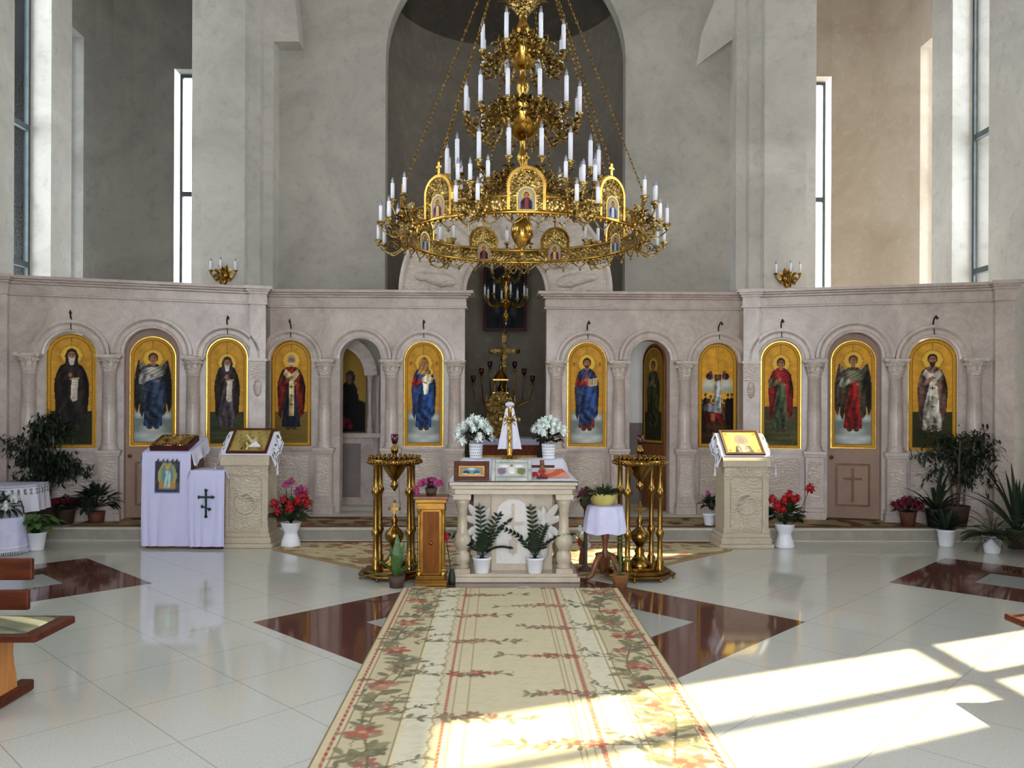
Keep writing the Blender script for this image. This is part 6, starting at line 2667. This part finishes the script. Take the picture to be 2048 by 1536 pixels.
# gilt cross above the lampstand
ac_ = thing('processional_cross', 'gilded ornate cross on a pole behind the altar, under the small chandelier', 'cross', (0, 13.24, STEP))
m = MB()
m.lathe([(.14, .001), (.14, .05), (.04, .12), (.02, .2), (.018, 1.9), (.04, 1.95), (.018, 2.0), (.018, 2.1)], 0, 0, 12)
m.build('pole', M_gold2, ac_)
m = MB()
zc_ = 2.36
m.box(-.035, .035, -.015, .015, 2.1, 2.66)
m.box(-.20, .20, -.016, .016, zc_ - .035, zc_ + .035)
for x_, z_ in ((-.22, zc_), (.22, zc_), (0, 2.68)):
    m.ball((x_, 0, z_), .045, 8)
for i in range(12):
    a = 2 * PI * i / 12
    m.tube([(.04 * math.cos(a), 0, zc_ + .04 * math.sin(a)), (.14 * math.cos(a), 0, zc_ + .14 * math.sin(a))], .008, 5)
m.build('cross', M_goldf, ac_)


# painting on the apse wall
def pic_dark(P):
    P.C[:] = (30, 34, 36)
    P.ell(0, .62, .3, .3, (52, 56, 60), soft=.7)
    P.poly([(-.25, .02), (-.2, .5), (-.08, .68), (.08, .68), (.2, .5), (.25, .02)], (40, 44, 66), fold=.3, fk=40)
    P.ell(0, .76, .07, .08, (116, 84, 64))
    P.ring(0, .76, .13, .012, (120, 92, 44))
    P.ell(-.2, .35, .1, .16, (60, 66, 76), soft=.6)
    P.ell(.22, .3, .12, .16, (56, 60, 60), soft=.6)


x_, z_ = on_y(1010, 660, 13.78)
framed('altar_painting', 'dark painting in a thin red frame on the sanctuary wall, through the gate', (x_, 13.90, z_), .76, 1.10, 0, .045, M_frame, pic_dark, thick=.03, cat='painting')
# small chandelier in the sanctuary
x_, _z = on_y(1012, 600, 12.3)
sc2 = thing('small_chandelier', 'small two-tier gilded chandelier with white candles hanging in the gate arch', 'chandelier', (x_, 12.3, 0))
m = MB()
m.lathe([(.001, 2.84), (.02, 2.88), (.012, 2.92), (.05, 2.96), (.055, 3.0), (.02, 3.06), (.03, 3.10), (.10, 3.16), (.12, 3.20), (.03, 3.26), (.025, 3.36), (.05, 3.42), (.03, 3.48), (.09, 3.56), (.10, 3.60), (.03, 3.66), (.02, 3.8), (.04, 3.88), (.012, 3.95), (.01, 9.5)], 0, 0, 16)
m.build('stem', M_gold, sc2)
for n, r1, z1, r0, z0, ph in ((8, .33, 3.30, .10, 3.20, .2), (6, .25, 3.68, .09, 3.58, .5)):
    am = MB()
    pts = [(r0 + (r1 - r0) * q / 10, 0, z0 + (z1 - .04 - z0) * q / 10 - .09 * math.sin(PI * q / 10)) for q in range(11)]
    am.tube(pts, .011, 6)
    for q in (2, 5, 8):
        am.leaf(pts[q], (.5, .6, .7), .09, .045, .9, 4, .5)
        am.leaf(pts[q], (.5, -.6, .5), .09, .045, .9, 4, .5)
    cup(am, r1, 0, z1)
    p = None
    for i in range(n):
        a = ph + 2 * PI * i / n
        if p is None:
            p = am.build('arm', M_goldf, sc2, (0, 0, 0), a)
        else:
            copy_part(p, sc2, (0, 0, 0), a)
        copy_part(SCAND, sc2, (r1 * math.cos(a), r1 * math.sin(a), z1))

# icon shrine seen through the left doorway
sx_, _ = on_y(683, 800, 11.75)
sh = thing('stone_shrine', 'stone shrine with carved arch and paired balusters seen through the left doorway', 'shrine', (sx_, 11.62, STEP))
m = MB()
m.box(-.75, .62, .04, .34, .001, .98)
m.box(-.79, .66, 0, .37, .98, 1.05)
m.build('base', M_marble, sh, bevel=.006)
m = MB()
m.box(-.6, .30, .03, .05, .12, .90)
m.build('front_panel', M_dado, sh)
bl = MB()
bl.lathe([(.05, 0), (.05, .06), (.03, .09), (.045, .16), (.03, .24), (.022, .3), (.03, .36), (.024, .5), (.03, .66), (.04, .70), (.03, .74), (.045, .82), (.05, .84)], 0, 0, 14)
p = None
for x_, y_ in ((.42, .08), (.52, .16), (-.56, .08), (-.66, .16)):
    if p is None:
        p = bl.build('baluster', M_marble, sh, (x_, y_, 1.05))
    else:
        copy_part(p, sh, (x_, y_, 1.05))
bl2 = MB()
bl2.lathe([(.05, .001), (.05, .06), (.03, .09), (.045, .2), (.03, .3), (.024, .5), (.03, .7), (.045, .85), (.03, .9), (.05, .975)], 0, 0, 14)
bl2.build('lower_baluster', M_marble, sh, (.53, .01, 0))
m = MB()
m.arcsweep(-.07, 1.89, [(.42, .02), (.56, .02), (.60, .05), (.60, .24), (.42, .24)], 0, PI, 26)
m.build('carved_arch', M_carved, sh)


def pic_monk(P):
    P.C[:] = (150, 118, 48)
    P.put((P.n > .8) * .3, (176, 142, 66))
    P.poly([(-.5, 0), (-.46, .24), (-.2, .36), (.02, .50), (.14, .60), (.26, .62), (.34, .52), (.38, .38), (.5, .36), (.5, 0)], (36, 32, 32), fold=.25, fk=24)
    P.ell(.22, .645, .085, .085, (40, 34, 34))
    P.ell(.20, .625, .05, .06, (96, 66, 52))
    P.poly([(-.3, .1), (-.02, .42), (.02, .40), (-.22, .06)], (84, 44, 44), fold=.2, fk=40)
    P.ell(-.14, .10, .18, .12, (96, 24, 28), soft=.4)


ic = thing('shrine_icon', 'icon of a dark hooded figure on gold inside the stone shrine', 'icon', (sx_ - .07, 11.62 + .2, STEP + 1.052))
X, Z = arch_grid(.418, 1.255, 50, 110)
P = Paint(X / .836, Z / 1.255, (150, 118, 48))
pic_monk(P)
painted('painting', X, X * 0 - .004, Z, P.C, M_icon, ic)
m = MB()
m.prism([(-.418, 0), (.418, 0)] + [(.418 * math.cos(PI * i / 20), .837 + .418 * math.sin(PI * i / 20)) for i in range(21)], 0, .02)
m.build('backing', M_woodm, ic)
t = thing('red_cloth_bundle', 'red flowers in a low dark pot on the stone shrine ledge', 'flowers', (sx_ - .02, 11.69, STEP + 1.052))
t.name = 'red_flowers'
pot_obj(t, [(.001, 0), (.04, 0), (.05, .06), (.045, .06), (.001, .05)], M_potd, .055, .042)
m = MB()
round_bush(m, 30, .08, .06, .04, .05, .03)
m.build('foliage', M_leafd, t)
add_flowers(t, [(x * 1.2, y, z) for x, y, z in dome(14, .14, .10, .12, 12)], M_mag, .055)
